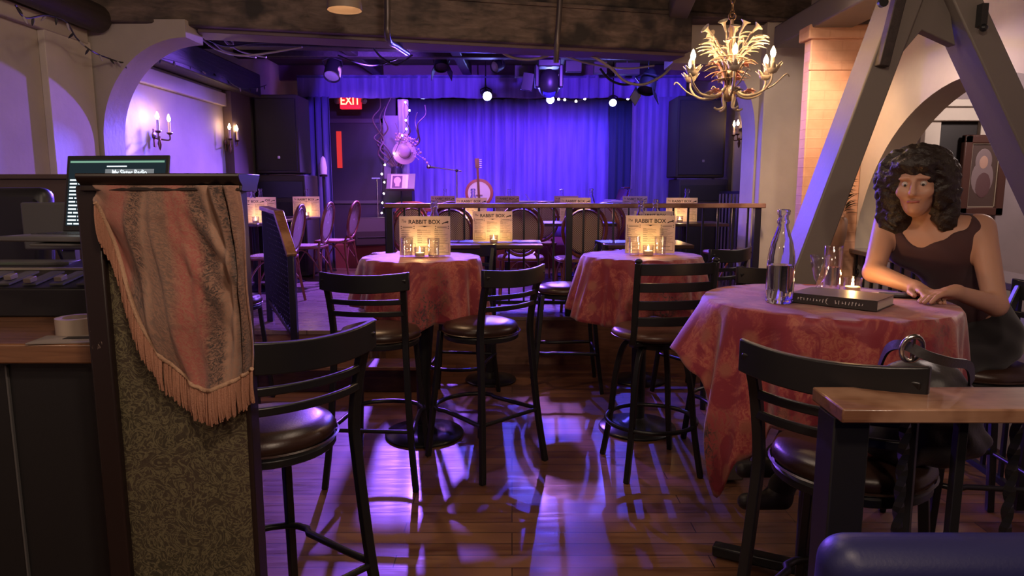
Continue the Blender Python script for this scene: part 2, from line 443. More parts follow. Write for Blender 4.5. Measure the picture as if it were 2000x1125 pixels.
def tapestry():
    m, nt, b = nm('striped_tapestry')
    v = coords(nt, 'UV')
    sx = nt.nodes.new('ShaderNodeSeparateXYZ'); nt.links.new(v, sx.inputs[0])
    nz = noise(nt, 9, v, 5, .65, 1.5); nf = noise(nt, 26, v, 6, .7, 3.0); ng = noise(nt, 5, v, 4)
    ad = nt.nodes.new('ShaderNodeMath'); ad.operation = 'MULTIPLY_ADD'; ad.inputs[1].default_value = .07; nt.links.new(nz, ad.inputs[0]); nt.links.new(sx.outputs['X'], ad.inputs[2])
    A = (.34, .085, .07); Bc = (.25, .12, .09); G = (.17, .10, .075); D = (.04, .024, .02); T = (.30, .18, .125)
    col = ramp(nt, ad.outputs[0], [(0, T), (.10, Bc), (.15, A), (.25, A), (.29, D), (.35, D), (.38, T), (.41, G), (.50, G), (.54, A), (.64, A), (.68, D), (.74, D), (.77, T), (.84, T), (.88, D), (.93, D), (1, Bc)])
    fl = ramp(nt, nf, [(.44, (0, 0, 0)), (.56, (1, 1, 1))]); col = mixc(nt, mixc(nt, .75, (0, 0, 0), fl), col, (.34, .17, .11))
    col = mixc(nt, ramp(nt, ng, [(.56, (0, 0, 0)), (.72, (.65, .65, .65))]), col, (.13, .055, .04))
    nt.links.new(col, b.inputs['Base Color']); b.inputs['Roughness'].default_value = .7; b.inputs['Sheen Weight'].default_value = .3
    add_bump(nt, b, nf, .5, .004); return m
M['tapestry'] = tapestry()
M['fringe'] = mat('fringe_yarn', (.40, .19, .12), .7, bump=.4, bscale=300)
def worn(name, c, chip, lo=.60, hi=.66, scale=26):
    m, nt, b = nm(name); n = noise(nt, scale, coords(nt, 'Object', (1, 1, .35)), 6, .7)
    nt.links.new(mixc(nt, ramp(nt, n, [(lo, (0, 0, 0)), (hi, (1, 1, 1))]), c, chip), b.inputs['Base Color']); b.inputs['Roughness'].default_value = .35; return m
M['wornframe'] = worn('worn_dark_paint', (.018, .010, .009), (.42, .30, .25), .66, .70)
M['wornrail'] = worn('worn_black_paint', (.014, .013, .014), (.25, .19, .17), .70, .74, 40)
def brick():
    m, nt, b = nm('orange_painted_brick')
    v = coords(nt, 'Object', (1, 1, 1), (PI / 2, 0, 0))
    br = nt.nodes.new('ShaderNodeTexBrick'); nt.links.new(v, br.inputs['Vector']); br.inputs['Scale'].default_value = 1
    br.inputs['Brick Width'].default_value = .22; br.inputs['Row Height'].default_value = .07; br.inputs['Mortar Size'].default_value = .006; br.inputs['Mortar Smooth'].default_value = .6
    n = noise(nt, 7, None, 5)
    col = ramp(nt, n, [(.3, (.56, .29, .18)), (.7, (.68, .38, .25))]); col = mixc(nt, mixc(nt, .3, (0, 0, 0), br.outputs['Fac']), col, (.50, .26, .17))
    nt.links.new(col, b.inputs['Base Color']); b.inputs['Roughness'].default_value = .75
    add_bump(nt, b, mixc(nt, .5, br.outputs['Fac'], n), .25); return m
M['brick'] = brick()
def weave(name, c0, c1, scale):
    m, nt, b = nm(name); ck = nt.nodes.new('ShaderNodeTexChecker'); ck.inputs['Scale'].default_value = scale
    nt.links.new(coords(nt, 'UV'), ck.inputs['Vector']); ck.inputs['Color1'].default_value = (*c0, 1); ck.inputs['Color2'].default_value = (*c1, 1)
    nt.links.new(ck.outputs['Color'], b.inputs['Base Color']); b.inputs['Roughness'].default_value = .55; add_bump(nt, b, ck.outputs['Fac'], .3, .003); return m
M['wicker'] = weave('woven_wicker', (.52, .42, .36), (.20, .07, .045), 34)
def paper():
    m, nt, b = nm('menu_paper'); n = noise(nt, 9, None, 4)
    nt.links.new(ramp(nt, n, [(.3, (.62, .50, .38)), (.7, (.72, .61, .48))]), b.inputs['Base Color']); b.inputs['Roughness'].default_value = .8
    tl = nt.nodes.new('ShaderNodeBsdfTranslucent'); tl.inputs['Color'].default_value = (.75, .55, .36, 1)
    mx = nt.nodes.new('ShaderNodeMixShader'); mx.inputs[0].default_value = .35; out = nt.nodes['Material Output']
    nt.links.new(b.outputs[0], mx.inputs[1]); nt.links.new(tl.outputs[0], mx.inputs[2]); nt.links.new(mx.outputs[0], out.inputs['Surface']); return m
M['paper'] = paper()

# ---------------------------------------------------------------- room shell
DZ = .42      # raised deck
SZ = .74      # stage floor
CZ = 3.2
LX = -3.2     # music-room left wall
NX = -2.97    # bar-room left wall
RX = 2.62     # right wall with the arch
struct(MB().box2((-4.2, -3.2, -.1), (6.5, 12.4, 0)), 'floor', M['floor'])
struct(MB().box2((-3.4, 5.82, 0), (2.95, 9.55, DZ)).box2((-3.4, 5.24, 0), (-1.1, 5.82, DZ)), 'floor_deck', M['deck'])
struct(MB().box2((-1.12, 5.805, 0.0), (2.6, 5.818, DZ - .03)).box2((-3.2, 5.226, 0), (-1.12, 5.238, DZ - .03)), 'trim_riser', M['riser'])
struct(MB().box2((-1.12, 5.795, DZ - .03), (2.6, 5.83, DZ + .004)).box2((-3.2, 5.215, DZ - .03), (-1.1, 5.25, DZ + .004)), 'trim_nosing', M['deck'], bevel=.004)
struct(MB().box2((-1.95, 4.97, .0), (-.62, 5.225, .17)), 'floor_step', M['darkwood'], bevel=.006)
struct(MB().box2((-1.97, 4.955, .17), (-.60, 5.225, .2)), 'trim_step', M['riser'], bevel=.006)
st = MB(); st.box2((-3.4, 9.55, 0), (2.95, 12.2, SZ)); struct(st, 'floor_stage', M['stagecarpet'])
struct(MB().box2((-4.2, -3.2, CZ), (6.5, 12.4, CZ + .1)), 'ceiling', M['ceil'])
# left wall of the bar room, its pilaster and the arch bracket
struct(MB().box2((NX - .2, -3.2, 0), (NX, 5.2, CZ)), 'wall_left', M['wall'])
struct(MB().box2((NX, -1, 2.50), (NX + .05, 4.9, 2.60)), 'trim_cornice', M['wall'], bevel=.008)
struct(MB().box2((NX, 4.45, 0), (NX + .045, 4.93, 2.52)), 'wall_pilaster', M['walllight'], bevel=.004)
struct(MB().box2((LX - .2, 4.9, 0), (LX, 12.2, CZ)), 'wall_left_stage', M['wall'])
struct(MB().box2((LX, 5.2, 2.42), (LX + .05, 7.75, 2.56)), 'trim_cornice_stage', M['walllight'], bevel=.008)
struct(MB().box2((LX, 7.75, 0), (LX + .10, 8.3, 2.6)), 'wall_pilaster_stage', M['brown'], bevel=.004)
def bracket(xo, xi, zs, zt, ztop, xend, xflat=None):
    """corner of an arch in the x-z plane: solid from xo to the curve starting at xi"""
    P = [(xo, 0), (xi, 0), (xi, zs)]
    for k in range(1, 19):
        a = PI / 2 * k / 18; P.append((xi + (xend - xi) * (1 - math.cos(a)), zs + (zt - zs) * math.sin(a)))
    return P + ([(xflat, zt + .02), (xflat, ztop)] if xflat is not None else [(xend, ztop)]) + [(xo, ztop)]
b = MB(); b.prism(bracket(-3.2, -2.90, 1.85, 2.56, 2.68, -2.27), lambda a, z, t: (a, t, z), 4.95, 5.22); struct(b, 'wall_arch_left', M['wall'], smooth=40)
b = MB(); b.prism(bracket(2.8, 2.18, 1.95, 2.60, 2.96, 1.86, 1.42), lambda a, z, t: (a, t, z), 6.25, 6.6); struct(b, 'wall_arch_right', M['wall'], smooth=40)
# right-hand column and brick chimney
struct(MB().box2((2.195, 6.12, 0), (2.56, 6.25, 2.94)), 'column_right', M['wall'], bevel=.01)
struct(MB().box2((2.19, 5.2, 0), (2.62, 5.32, 2.66)), 'wall_chimney', M['brick'], bevel=.01)
struct(MB().box2((2.18, 5.19, 2.38), (2.62, 5.21, 2.43)), 'trim_chimney_band', M['brick'], bevel=.006)
struct(MB().box2((2.16, 5.17, 2.60), (2.62, 5.36, 2.70)), 'trim_chimney_cap', M['brick'], bevel=.01)
# right wall with the big round arch (plane x = RX) : outline in (y, z)
AY, AZ, AR, AT = 4.0, .93, 1.23, .19
P = [(5.25, 0), (5.25, 1.02)]
Q = [(AY + AR * math.cos(a), AZ + AR * math.sin(a)) for a in [PI * k / 40 for k in range(41)]]
wl = [(5.75, 0), (AY + AR, 0)] + Q + [(AY - AR, 0), (1.2, 0), (1.2, CZ), (5.75, CZ)]
b = MB(); b.prism(wl, lambda y, z, t: (t, y, z), RX, RX + AT); struct(b, 'wall_right', M['walllight'], smooth=40)
struct(MB().box2((RX, 5.7, 0), (RX + .2, 6.7, CZ)), 'wall_right_end', M['walllight'])
# room seen through the arch
struct(MB().box2((2.8, 6.35, 0), (6.3, 6.5, CZ)), 'wall_hall_back', M['wallmauve'])
struct(MB().box2((6.0, 0, 0), (6.2, 6.4, CZ)), 'wall_hall_side', M['wallmauve'])
d = MB().box2((3.72, 6.28, 0), (3.86, 6.35, 2.12)).box2((4.22, 6.28, 0), (4.34, 6.35, 2.12)).box2((3.66, 6.24, 2.12), (4.40, 6.35, 2.24)).box2((3.60, 6.2, 2.24), (4.46, 6.35, 2.30))
dr = struct(MB().box2((3.86, 6.33, 0), (4.22, 6.349, 2.12)), 'door_2', mat('hall_door_dark', (.018, .014, .015), .5))
d.build('door_casing', M['walllight'], dr, bevel=.006)
# music room, right side
struct(MB().box2((2.78, 6.2, 0), (2.95, 8.15, CZ)).box2((2.78, 8.75, 0), (2.95, 12.2, CZ)).box2((2.78, 8.15, 2.25), (2.95, 8.75, CZ)), 'wall_right_stage', M['wall'])
struct(MB().box2((3.3, 7.5, 0), (3.4, 9.5, CZ)), 'wall_passage', M['walldark'])
# stage back
struct(MB().box2((-3.4, 12.0, 0), (2.95, 12.2, CZ)), 'wall_back', M['backwall'])
struct(MB().box2((-3.4, 9.7, 3.0), (2.95, 9.78, CZ)), 'wall_header', M['backwall'])
struct(MB().box2((-3.2, 10.5, SZ), (-1.75, 10.6, CZ)), 'wall_stage_left', M['walldark'])
d1 = struct(MB().box2((-2.72, 10.46, SZ), (-1.98, 10.50, 2.5)), 'door_1', mat('stage_door', (.05, .04, .055), .45), bevel=.005)
MB().box2((-2.78, 10.45, SZ), (-2.72, 10.5, 2.56)).box2((-1.98, 10.45, SZ), (-1.92, 10.5, 2.56)).box2((-2.78, 10.45, 2.5), (-1.92, 10.5, 2.56)).build('door_frame', mat('stage_door_frame', (.09, .07, .10), .5), d1)
MB().box2((-2.70, 10.435, 1.30), (-2.0, 10.46, 1.345)).build('push_bar', M['plasticgrey'], d1, bevel=.005)
struct(MB().box2((-1.92, 10.4, SZ), (-1.70, 10.5, 2.6)), 'wall_stage_return', M['wallmauve'])
# ---------------------------------------------------------------- beams
def beam(name, p0, p1, w, h, m, bev=.012):
    return struct(MB().bar(p0, p1, w, h), name, m, bevel=bev)
beam('beam_cross', (-3.0, 5.0, 2.80), (1.46, 6.08, 2.80), .34, .30, M['beam'])
beam('beam_cross_upper', (-3.0, 5.06, 3.07), (2.62, 6.42, 3.07), .30, .26, M['beam'])
beam('beam_ledge', (-3.0, 4.83, 2.945), (2.62, 6.19, 2.945), .05, .03, M['beam'], .004)
beam('beam_lip', (-2.28, 5.22, 2.64), (1.43, 6.11, 2.64), .26, .03, mat('beam_lip_paint', (.10, .06, .075), .5), .004)
beam('beam_stage', (-3.2, 7.0, 2.965), (2.78, 7.35, 2.94), .16, .13, M['beamdark'])
beam('beam_stage_upper', (-3.2, 8.2, 3.1), (2.78, 8.3, 3.1), .14, .16, M['beamdark'])
beam('beam_wall', (LX + .12, 5.2, 2.72), (LX + .12, 8.3, 2.72), .24, .26, M['beamdark'])
beam('beam_side', (2.36, 2.2, 2.76), (2.32, 5.9, 2.76), .30, .17, M['timber'])
beam('beam_joist', (1.02, 3.4, 2.98), (1.38, 5.95, 2.98), .16, .14, M['timber'])
for i, x in enumerate((-1.9, -.7, .5)):
    beam('beam_joist_dark', (x, 5.4, 3.1), (x + .1, 9.5, 3.1), .12, .14, M['beamdark'])
struct(MB().tube([(-2.84, 1.5, 2.70), (-2.84, 3.2, 2.69), (-2.84, 4.9, 2.67)], .095, 16), 'beam_log', M['beamdark'])
# grey timber A-frame
TR = thing('timber_truss', 'grey painted timber truss of two sloping legs forming an A before the arch', 'truss', (1.9, 3.35, 0), world=True); TR['kind'] = 'structure'
def slab4(mb, a0, a1, b0, b1, y0, y1):
    """leg with a parallelogram front: bottom a0..a1 (x,z) top b0..b1"""
    return mb.prism([a0, a1, b1, b0], lambda x, z, t: (x, t, z), y0, y1)
def xz(px, py, Y):
    p = aty(px, py, Y); return (p.x, p.z)
YA = 3.35
L0 = xz(1570, 478, YA); L1 = xz(1624, 478, YA); U0 = xz(1745, 9, YA); U1 = xz(1800, 9, YA)
def ext(a, b, z):
    t = (z - a[1]) / (b[1] - a[1]); return (a[0] + (b[0] - a[0]) * t, z)
mb = MB(); slab4(mb, ext(L0, U0, 0.02), ext(L1, U1, .02), ext(L0, U0, 3.1), ext(L1, U1, 3.1), YA, YA + .20); mb.build('leg', M['timber'], TR, bevel=.008)
R0 = xz(1862, 0, YA); R1 = xz(1922, 0, YA); D0 = xz(2003, 307, YA); D1 = xz(2063, 307, YA)
mb = MB(); slab4(mb, ext(R0, D0, .02), ext(R1, D1, .02), ext(R0, D0, 3.1), ext(R1, D1, 3.1), YA, YA + .20); mb.build('leg', M['timber'], TR, bevel=.008)
g = [xz(1735, 128, YA + .1), xz(1791, 62, YA + .1), xz(1856, 92, YA + .1), xz(1836, -40, YA + .1), xz(1780, -40, YA + .1)]
mb = MB(); mb.prism(g, lambda x, z, t: (x, t, z), YA + .06, YA + .12); mb.build('gusset_plate', M['timber'], TR, bevel=.004)
k0 = aty(1722, 130, YA - .02); k1 = aty(1770, -60, YA - .02)
MB().bar(k0, k1, .05, .05, (0, 1, 0)).build('knee_brace', M['beamdark'], TR, bevel=.004)
p = aty(1918, 30, YA - .02); MB().box(p, (.03, .04, .10)).ball(p + V(0, -.02, -.06), .018).build('bolt', M['castiron'], TR)
p = aty(1722, 6, YA - .02); MB().cyl(p, .022, .02, 12, Matrix.Rotation(PI / 2, 3, 'X')).build('bolt', M['castiron'], TR)
# dark sloping timber beyond the truss

# ---------------------------------------------------------------- drapes on stage
def curtain(name, x0, x1, z0, z1, Y, amp, pitch, m, label, gather=.0, seed=1, hem=0, side=False):
    rnd = random.Random(seed); n = int(abs(x1 - x0) / pitch * 8)
    ph = [rnd.uniform(0, 6.28) for _ in range(6)]
    def fn(u, v):
        x = x0 + (x1 - x0) * u; z = z1 + (z0 - z1) * v
        q = 2 * PI * x / pitch + .9 * math.sin(x * 3.1 + ph[0]) + .6 * math.sin(x * 7.7 + ph[1])
        a = amp * (.55 + .45 * math.sin(x * 2.3 + ph[2])) * (.45 + .55 * min(1, v * 3 + gather))
        d = a * (math.sin(q) + .35 * math.sin(2 * q + ph[3] + v))
        d += .3 * amp * math.sin(x * 11 + ph[4] + v * 2)
        zz = z - hem * v * (.5 + .5 * math.sin(x * 9 + ph[5])) 
        return (Y + d, x, zz) if side else (x, Y + d, zz)
    b = MB().grid(fn, n, 14); b.uv = None
    base = ((x0 + x1) / 2, Y, z0) if not side else (Y, (x0 + x1) / 2, z0)
    return lone(b, name, m, label, 'curtain', base, smooth=180, solid=.006)
curtain('stage_curtain', -1.85, 1.70, SZ + .01, 2.95, 11.3, .07, .17, M['velvet'], 'wide violet velvet curtain hanging across the back of the stage', .3, 3)
vl = curtain('stage_valance', -2.88, 2.34, 2.735, 3.03, 9.45, .028, .15, M['velvet'], 'short gathered violet valance along the top of the stage', .35, 5, .012)
MB().box2((-2.88, -.02, .255), (2.34, .03, .275)).xf(Matrix.Translation((.27, 0, 0.0))).build('heading_tape', M['velvetdark'], vl)
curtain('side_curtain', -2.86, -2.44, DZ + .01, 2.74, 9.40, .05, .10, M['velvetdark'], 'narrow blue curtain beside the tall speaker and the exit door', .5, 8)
curtain('side_curtain', 1.62, 2.22, DZ + .01, 2.74, 9.40, .045, .10, M['velvet'], 'narrow blue curtain beside the speaker under the chandelier', .5, 11)
curtain('masking_curtain', 1.55, 1.95, SZ + .01, 2.9, 11.12, .03, .12, mat('masking_velvet', (.03, .04, .09), .9, sheen=.2), 'dark masking curtain at the edge of the stage behind the piano', .5, 12)
# ---------------------------------------------------------------- bar stools (origin on the floor under the seat, facing +y)
def stool_proto(style):
    t = thing('bar_stool', 'x', 'bar stool')
    met = M['blackmetal']
    if style == 'slat':
        for sx in (-1, 1):
            rear = smooth_path([(sx * .235, -.27, 0), (sx * .205, -.235, .30), (sx * .185, -.205, .66), (sx * .182, -.20, .80), (sx * .187, -.235, .98), (sx * .195, -.275, 1.085)], 5)
            MB().tube(rear, .0175, sq=True, up=(0, 1, 0)).build('leg', met, t, bevel=.004)
            fr = smooth_path([(sx * .20, .24, 0), (sx * .175, .205, .35), (sx * .15, .17, .735)], 5)
            MB().tube(fr, .0165, sq=True, up=(0, 1, 0)).build('leg', met, t, bevel=.004)
        # seat pad
        se = MB(); pr = [(0.001, .735), (.20, .735), (.212, .745), (.214, .765), (.20, .785), (.15, .80), (.08, .807), (.001, .81)]
        se.lathe(pr, 40); se.v = [(x * (1.0 if y > 0 else .97), y * (1.0 if y > -.1 else .92), z) for x, y, z in se.v]
        s = se.build('seat', M['leather'], t, smooth=60)
        MB().lathe([(.212, .741), (.2175, .745), (.212, .749)], 40, closed=True).build('piping', M['leather'], s, smooth=60)
        MB().lathe([(.001, .705), (.20, .705), (.206, .71), (.206, .728), (.20, .735), (.001, .735)], 36).build('seat_frame', met, t, smooth=40)
        # foot rest : D-shaped loop
        loop = [(-.215, -.235, .30)] + [(-.20, -.1, .30), (-.185, .10, .30)] + [(.20 * math.sin(a) , .13 + .14 * math.cos(a) , .30) for a in [(-PI / 2) + PI * k / 10 for k in range(11)]] + [(.185, .10, .30), (.20, -.1, .30), (.215, -.235, .30)]
        MB().tube(loop, .0125, 8).tube([(-.215, -.235, .30), (.215, -.235, .30)], .011, 8).build('foot_rest', met, t, smooth=50)
        def crv(z, h, th, hw, y0, bow, name, lift=.0):
            b = MB()
            def fn(u, v):
                x = (u * 2 - 1) * hw; y = y0 - bow * (1 - (x / hw) ** 2); return (x, y, z + (v - .5) * h + lift * (x / hw) ** 2)
            n = 18; vs = []; 
            for i in range(n + 1):
                for (dv, dy) in ((0, -th / 2), (1, -th / 2), (1, th / 2), (0, th / 2)):
                    q = fn(i / n, dv); vs.append((q[0], q[1] + dy, q[2]))
            fs = [(i * 4 + k, i * 4 + (k + 1) % 4, (i + 1) * 4 + (k + 1) % 4, (i + 1) * 4 + k) for i in range(n) for k in range(4)] + [(3, 2, 1, 0), (n * 4, n * 4 + 1, n * 4 + 2, n * 4 + 3)]
            b.add(vs, fs); b.build(name, met, t, bevel=.004)
        crv(1.06, .088, .022, .222, -.262, .055, 'top_rail', .012)
        crv(.965, .026, .014, .19, -.232, .05, 'back_slat'); crv(.905, .026, .014, .188, -.222, .048, 'back_slat')
    else:  # ladder back on a swivel base
        for k in range(4):
            a = PI / 4 + k * PI / 2; c, s_ = math.cos(a), math.sin(a)
            pts = smooth_path([(c * .10, s_ * .10, .70), (c * .17, s_ * .17, .66), (c * .215, s_ * .215, .50), (c * .245, s_ * .245, .25), (c * .29, s_ * .29, 0)], 6)
            MB().tube(pts, .0165, sq=True, up=(-s_, c, 0)).build('leg', met, t, bevel=.004)
        MB().tube([(.242 * math.cos(a), .242 * math.sin(a), .27) for a in [2 * PI * k / 40 for k in range(40)]], .0125, 8, closed=True).build('foot_rest', met, t, smooth=50)
        MB().cyl((0, 0, .68), .13, .03, 28).box((0, 0, .722), (.30, .30, .022)).build('swivel_plate', met, t, bevel=.003)
        pr = [(0.001, .735), (.205, .735), (.222, .748), (.222, .762), (.205, .78), (.15, .79), (.08, .795), (.001, .797)]
        se = MB().lathe(pr, 40); s = se.build('seat', M['leatherbrown'], t, smooth=60)
        MB().lathe([(.218, .741), (.225, .746), (.218, .751)], 40, closed=True).build('piping', M['leather'], s, smooth=60)
        for sx in (-1, 1):
            MB().tube(smooth_path([(sx * .165, -.14, .725), (sx * .19, -.20, .74), (sx * .195, -.235, .80), (sx * .198, -.255, .95), (sx * .2, -.285, 1.16)], 6), .0175, sq=True, up=(0, 1, 0)).ball((sx * .2, -.286, 1.168), (.02, .02, .012), 10, 6).build('back_post', met, t, bevel=.004)
        for z, y in ((1.125, -.277), (1.035, -.266), (.945, -.255), (.862, -.246)):
            b = MB(); n = 14; vs = []; h = .058 if z > 1.1 else .046
            for i in range(n + 1):
                u = i / n * 2 - 1; 
                for dv, dy in ((-.5, -.007), (.5, -.007), (.5, .007), (-.5, .007)):
                    vs.append((u * .197, y - .035 * (1 - u * u) + dy, z + dv * h))
            fs = [(i * 4 + k, i * 4 + (k + 1) % 4, (i + 1) * 4 + (k + 1) % 4, (i + 1) * 4 + k) for i in range(n) for k in range(4)] + [(3, 2, 1, 0), (n * 4, n * 4 + 1, n * 4 + 2, n * 4 + 3)]
            b.add(vs, fs).build('back_slat', met, t, bevel=.003)
    return Proto(t)
SLAT = stool_proto('slat'); LAD = stool_proto('ladder')
G1 = 'black bar stools around the high tables'
R = math.radians
SLAT.place((-.77, 2.075, 0), R(49), 'black bar stool with padded seat standing against the fringed divider panel', G1)
SLAT.place((-.70, 3.55, 0), R(-4), 'black bar stool with its back square to view at the red table nearest the step', G1)
SLAT.place((-.17, 3.70, 0), R(44), 'black bar stool turned askew between the two small red tables', G1)
SLAT.place((.40, 5.16, 0), R(90), 'black bar stool seen side-on before the raised deck, seat lit blue', G1)
SLAT.place((-.37, 4.76, 0), R(172), 'black bar stool mostly hidden behind the askew stool, its foot rest lit blue', G1)
SLAT.place((.955, 1.84, 0), R(-42), 'black bar stool with a bag hung on its back beside the wooden ledge', G1)
SLAT.place((1.31, 3.84, 0), R(16), 'black bar stool behind the clear bottle, between two red tables', G1)
SLAT.place((1.93, 5.0, 0), R(30), 'black bar stool standing against the plaster column', G1)
SLAT.place((1.36, 4.92, 0), R(35), 'black bar stool drawn up to the bare high table beside the deck', G1)
LAD.place((.76, 3.60, 0), R(10), 'ladder-back swivel bar stool with brown seat at the middle red table', G1)
SLAT.place((1.98, 2.84, 0), R(86), 'black bar stool under the seated woman', G1)
SLAT.place((-1.93, 4.60, 0), R(6), 'black bar stool behind the fringed panel by the lattice gate', G1)

# ---------------------------------------------------------------- high pedestal tables and cloths
TZ = 1.105
def ped_table(loc, r, label, square=None, base_r=.24, cross=False):
    t = thing('pedestal_table', label, 'table', loc, group='high pedestal tables')
    if square: MB().box((0, 0, TZ - .015), (square[0], square[1], .03)).build('tabletop', M['darkwood'], t, bevel=.006)
    else: MB().lathe([(.001, TZ - .03), (r - .006, TZ - .03), (r, TZ - .024), (r, TZ - .006), (r - .006, TZ), (.001, TZ)], 48).build('tabletop', M['darkwood'], t)
    MB().cyl((0, 0, .03), .045, TZ - .06, 24).cyl((0, 0, TZ - .05), .12, .02, 24).build('column', M['castiron'], t)
    if cross:
        b = MB()
        for k in range(4):
            a = PI / 4 + k * PI / 2 + .25; b.bar((0, 0, .045), (math.cos(a) * .36, math.sin(a) * .36, .03), .06, .045)
        b.build('base', M['castiron'], t, bevel=.008)
    else:
        MB().lathe([(.001, 0), (base_r, 0), (base_r + .004, .01), (base_r - .004, .022), (base_r * .6, .035), (.08, .05), (.05, .075), (.001, .075)], 40).build('base', M['castiron'], t, smooth=50)
    return t
def round_cloth(name, c, R_, drops, label, nfold=13, seed=1, amp=.026):
    rnd = random.Random(seed); ph = [rnd.uniform(0, 6.28) for _ in range(5)]
    A = sorted(drops); zt = TZ + .004
    def at(deg):
        deg %= 360; K = A + [(A[0][0] + 360,) + A[0][1:]]; 
        if deg < A[0][0]: deg += 360
        for i in range(len(K) - 1):
            if K[i][0] <= deg <= K[i + 1][0]:
                t = (deg - K[i][0]) / max(K[i + 1][0] - K[i][0], 1e-6); t = t * t * (3 - 2 * t)
                return [K[i][j] + (K[i + 1][j] - K[i][j]) * t for j in (1, 2)]
    NA = 288; vs = [(c[0], c[1], zt)]; uv = [(0.5, .5)]; rings = []
    rad = [R_ * k / 7 for k in range(1, 8)]
    def put(fn):
        st = len(vs)
        for i in range(NA):
            p, q = fn(i); vs.append(p); uv.append(q)
        rings.append(st)
    for r in rad:
        def f(i, r=r):
            a = 2 * PI * i / NA; x, y = math.cos(a) * r, math.sin(a) * r
            return (c[0] + x, c[1] + y, zt + .0015 * math.sin(x * 40 + ph[0]) * math.sin(y * 33)), (x + .5, y + .5)
        put(f)
    NT = 20
    for k in range(NT + 1):
        def f(i, k=k):
            a = 2 * PI * i / NA; d, fl = at(math.degrees(a)); t = k / NT
            bend = min(1, t * d / .02)
            fold = math.sin(nfold * a + ph[1] + .8 * math.sin(2 * a + ph[2])) + .5 * math.sin((nfold * 2 + 3) * a + ph[3] + t * .8)
            r = R_ + .010 * math.sin(bend * PI / 2) + t * fl + amp * t ** .7 * min(1.6, d / .3) * fold + .012 * t
            drop = .008 * (1 - math.cos(bend * PI / 2)) + d * t * (1 - .0) 
            ru = R_ + d * t
            return (c[0] + math.cos(a) * r, c[1] + math.sin(a) * r, zt - drop + .004 * fold * t), (math.cos(a) * ru + .5, math.sin(a) * ru + .5)
        put(f)
    fs = [(0, rings[0] + i, rings[0] + (i + 1) % NA) for i in range(NA)]
    for a, b_ in zip(rings, rings[1:]):
        fs += [(a + i, b_ + i, b_ + (i + 1) % NA, a + (i + 1) % NA) for i in range(NA)]
    mb = MB(); mb.v = vs; mb.f = fs; mb.uv = uv
    return lone(mb, name, M['damask'], label, 'tablecloth', (c[0], c[1], zt), 'red damask tablecloths', smooth=180, solid=.003)
T1 = V(-.545, 4.085, 0); T2 = V(.80, 4.2, 0); T3 = V(1.15, 2.48, 0)
ped_table(T1, .35, 'round black pedestal table with disc foot under the first small red cloth, between two stools')
ped_table(T2, .36, 'round black pedestal table with disc foot behind the ladder-back stool')
ped_table(T3, .42, 'large round pedestal table on a cross foot where the woman sits', cross=True)
round_cloth('tablecloth', T1, .35, [(0, .34, .03), (45, .24, .01), (90, .30, .02), (135, .22, .01), (180, .28, .05), (225, .26, .03), (262, .40, .05), (290, .33, .02), (330, .40, .05)], 'red cloth over the small round table beside the square-on stool', 9, 3)
round_cloth('tablecloth', T2, .36, [(0, .34, .03), (45, .25, .02), (90, .3, .02), (180, .33, .07), (205, .36, .07), (235, .38, .04), (270, .3, .02), (315, .36, .04)], 'red cloth over the round table behind the ladder-back stool', 9, 8)
round_cloth('tablecloth', T3, .425, [(0, .14, .0), (40, .22, .01), (90, .34, .03), (150, .2, .02), (178, .19, .09), (190, .25, .06), (199, .40, .04), (207, .66, .025), (216, .50, .01), (229, .36, .0), (256, .36, .01), (290, .40, .02), (320, .34, .02), (340, .18, .0)], 'large red leaf-pattern cloth with one long hanging corner', 11, 15, .022)
ped_table(V(-.17, 5.30, 0), .3, 'bare dark high table with disc foot standing before the deck rail, beside the side-on stool', (.80, .52), .2)
ped_table(V(1.02, 5.30, 0), .3, 'bare dark high table behind the middle red table', (.66, .52), .2)

# ---------------------------------------------------------------- deck tables and wicker bistro chairs
def low_table():
    t = thing('bistro_table', 'x', 'table')
    MB().box((0, 0, .755), (.70, .55, .03)).build('tabletop', M['darkwood'], t, bevel=.006)
    MB().cyl((0, 0, .02), .035, .72, 16).build('column', M['castiron'], t)
    MB().lathe([(.001, 0), (.22, 0), (.22, .012), (.08, .03), (.04, .06), (.001, .06)], 28).build('base', M['castiron'], t)
    return Proto(t)
LOW = low_table(); G2 = 'dark bistro tables on the raised deck'
TA = V(-2.78, 6.75, DZ); TB = V(-2.80, 7.45, DZ); TC = V(-2.70, 8.12, DZ); TD = V(-.42, 6.75, DZ); TE = V(.66, 6.85, DZ); TF = V(1.72, 6.8, DZ)
TG = V(-.88, 8.75, DZ); TH_ = V(-.06, 8.75, DZ); TI = V(.72, 8.75, DZ); TJ = V(1.50, 8.5, DZ)
for p, rz, l in ((TA, .05, 'dark bistro table by the wall lamps, nearest the lattice gate'), (TB, .05, 'dark bistro table along the lamp wall, middle of the row of three'), (TC, 0, 'dark bistro table along the lamp wall, next to the speaker tower'),
                 (TD, 0, 'dark bistro table just behind the deck rail, before the banjo'), (TE, 0, 'dark bistro table just behind the deck rail, lit blue beside its bottle'), (TF, 0, 'dark bistro table at the column end of the deck rail'),
                 (TG, 0, 'dark bistro table under the stage by the music stand'), (TH_, 0, 'dark bistro table under the stage before the keyboard'), (TI, 0, 'dark bistro table under the stage between keyboard and piano'), (TJ, 0, 'dark bistro table under the stage before the piano')):
    LOW.place(p, rz, l, G2)
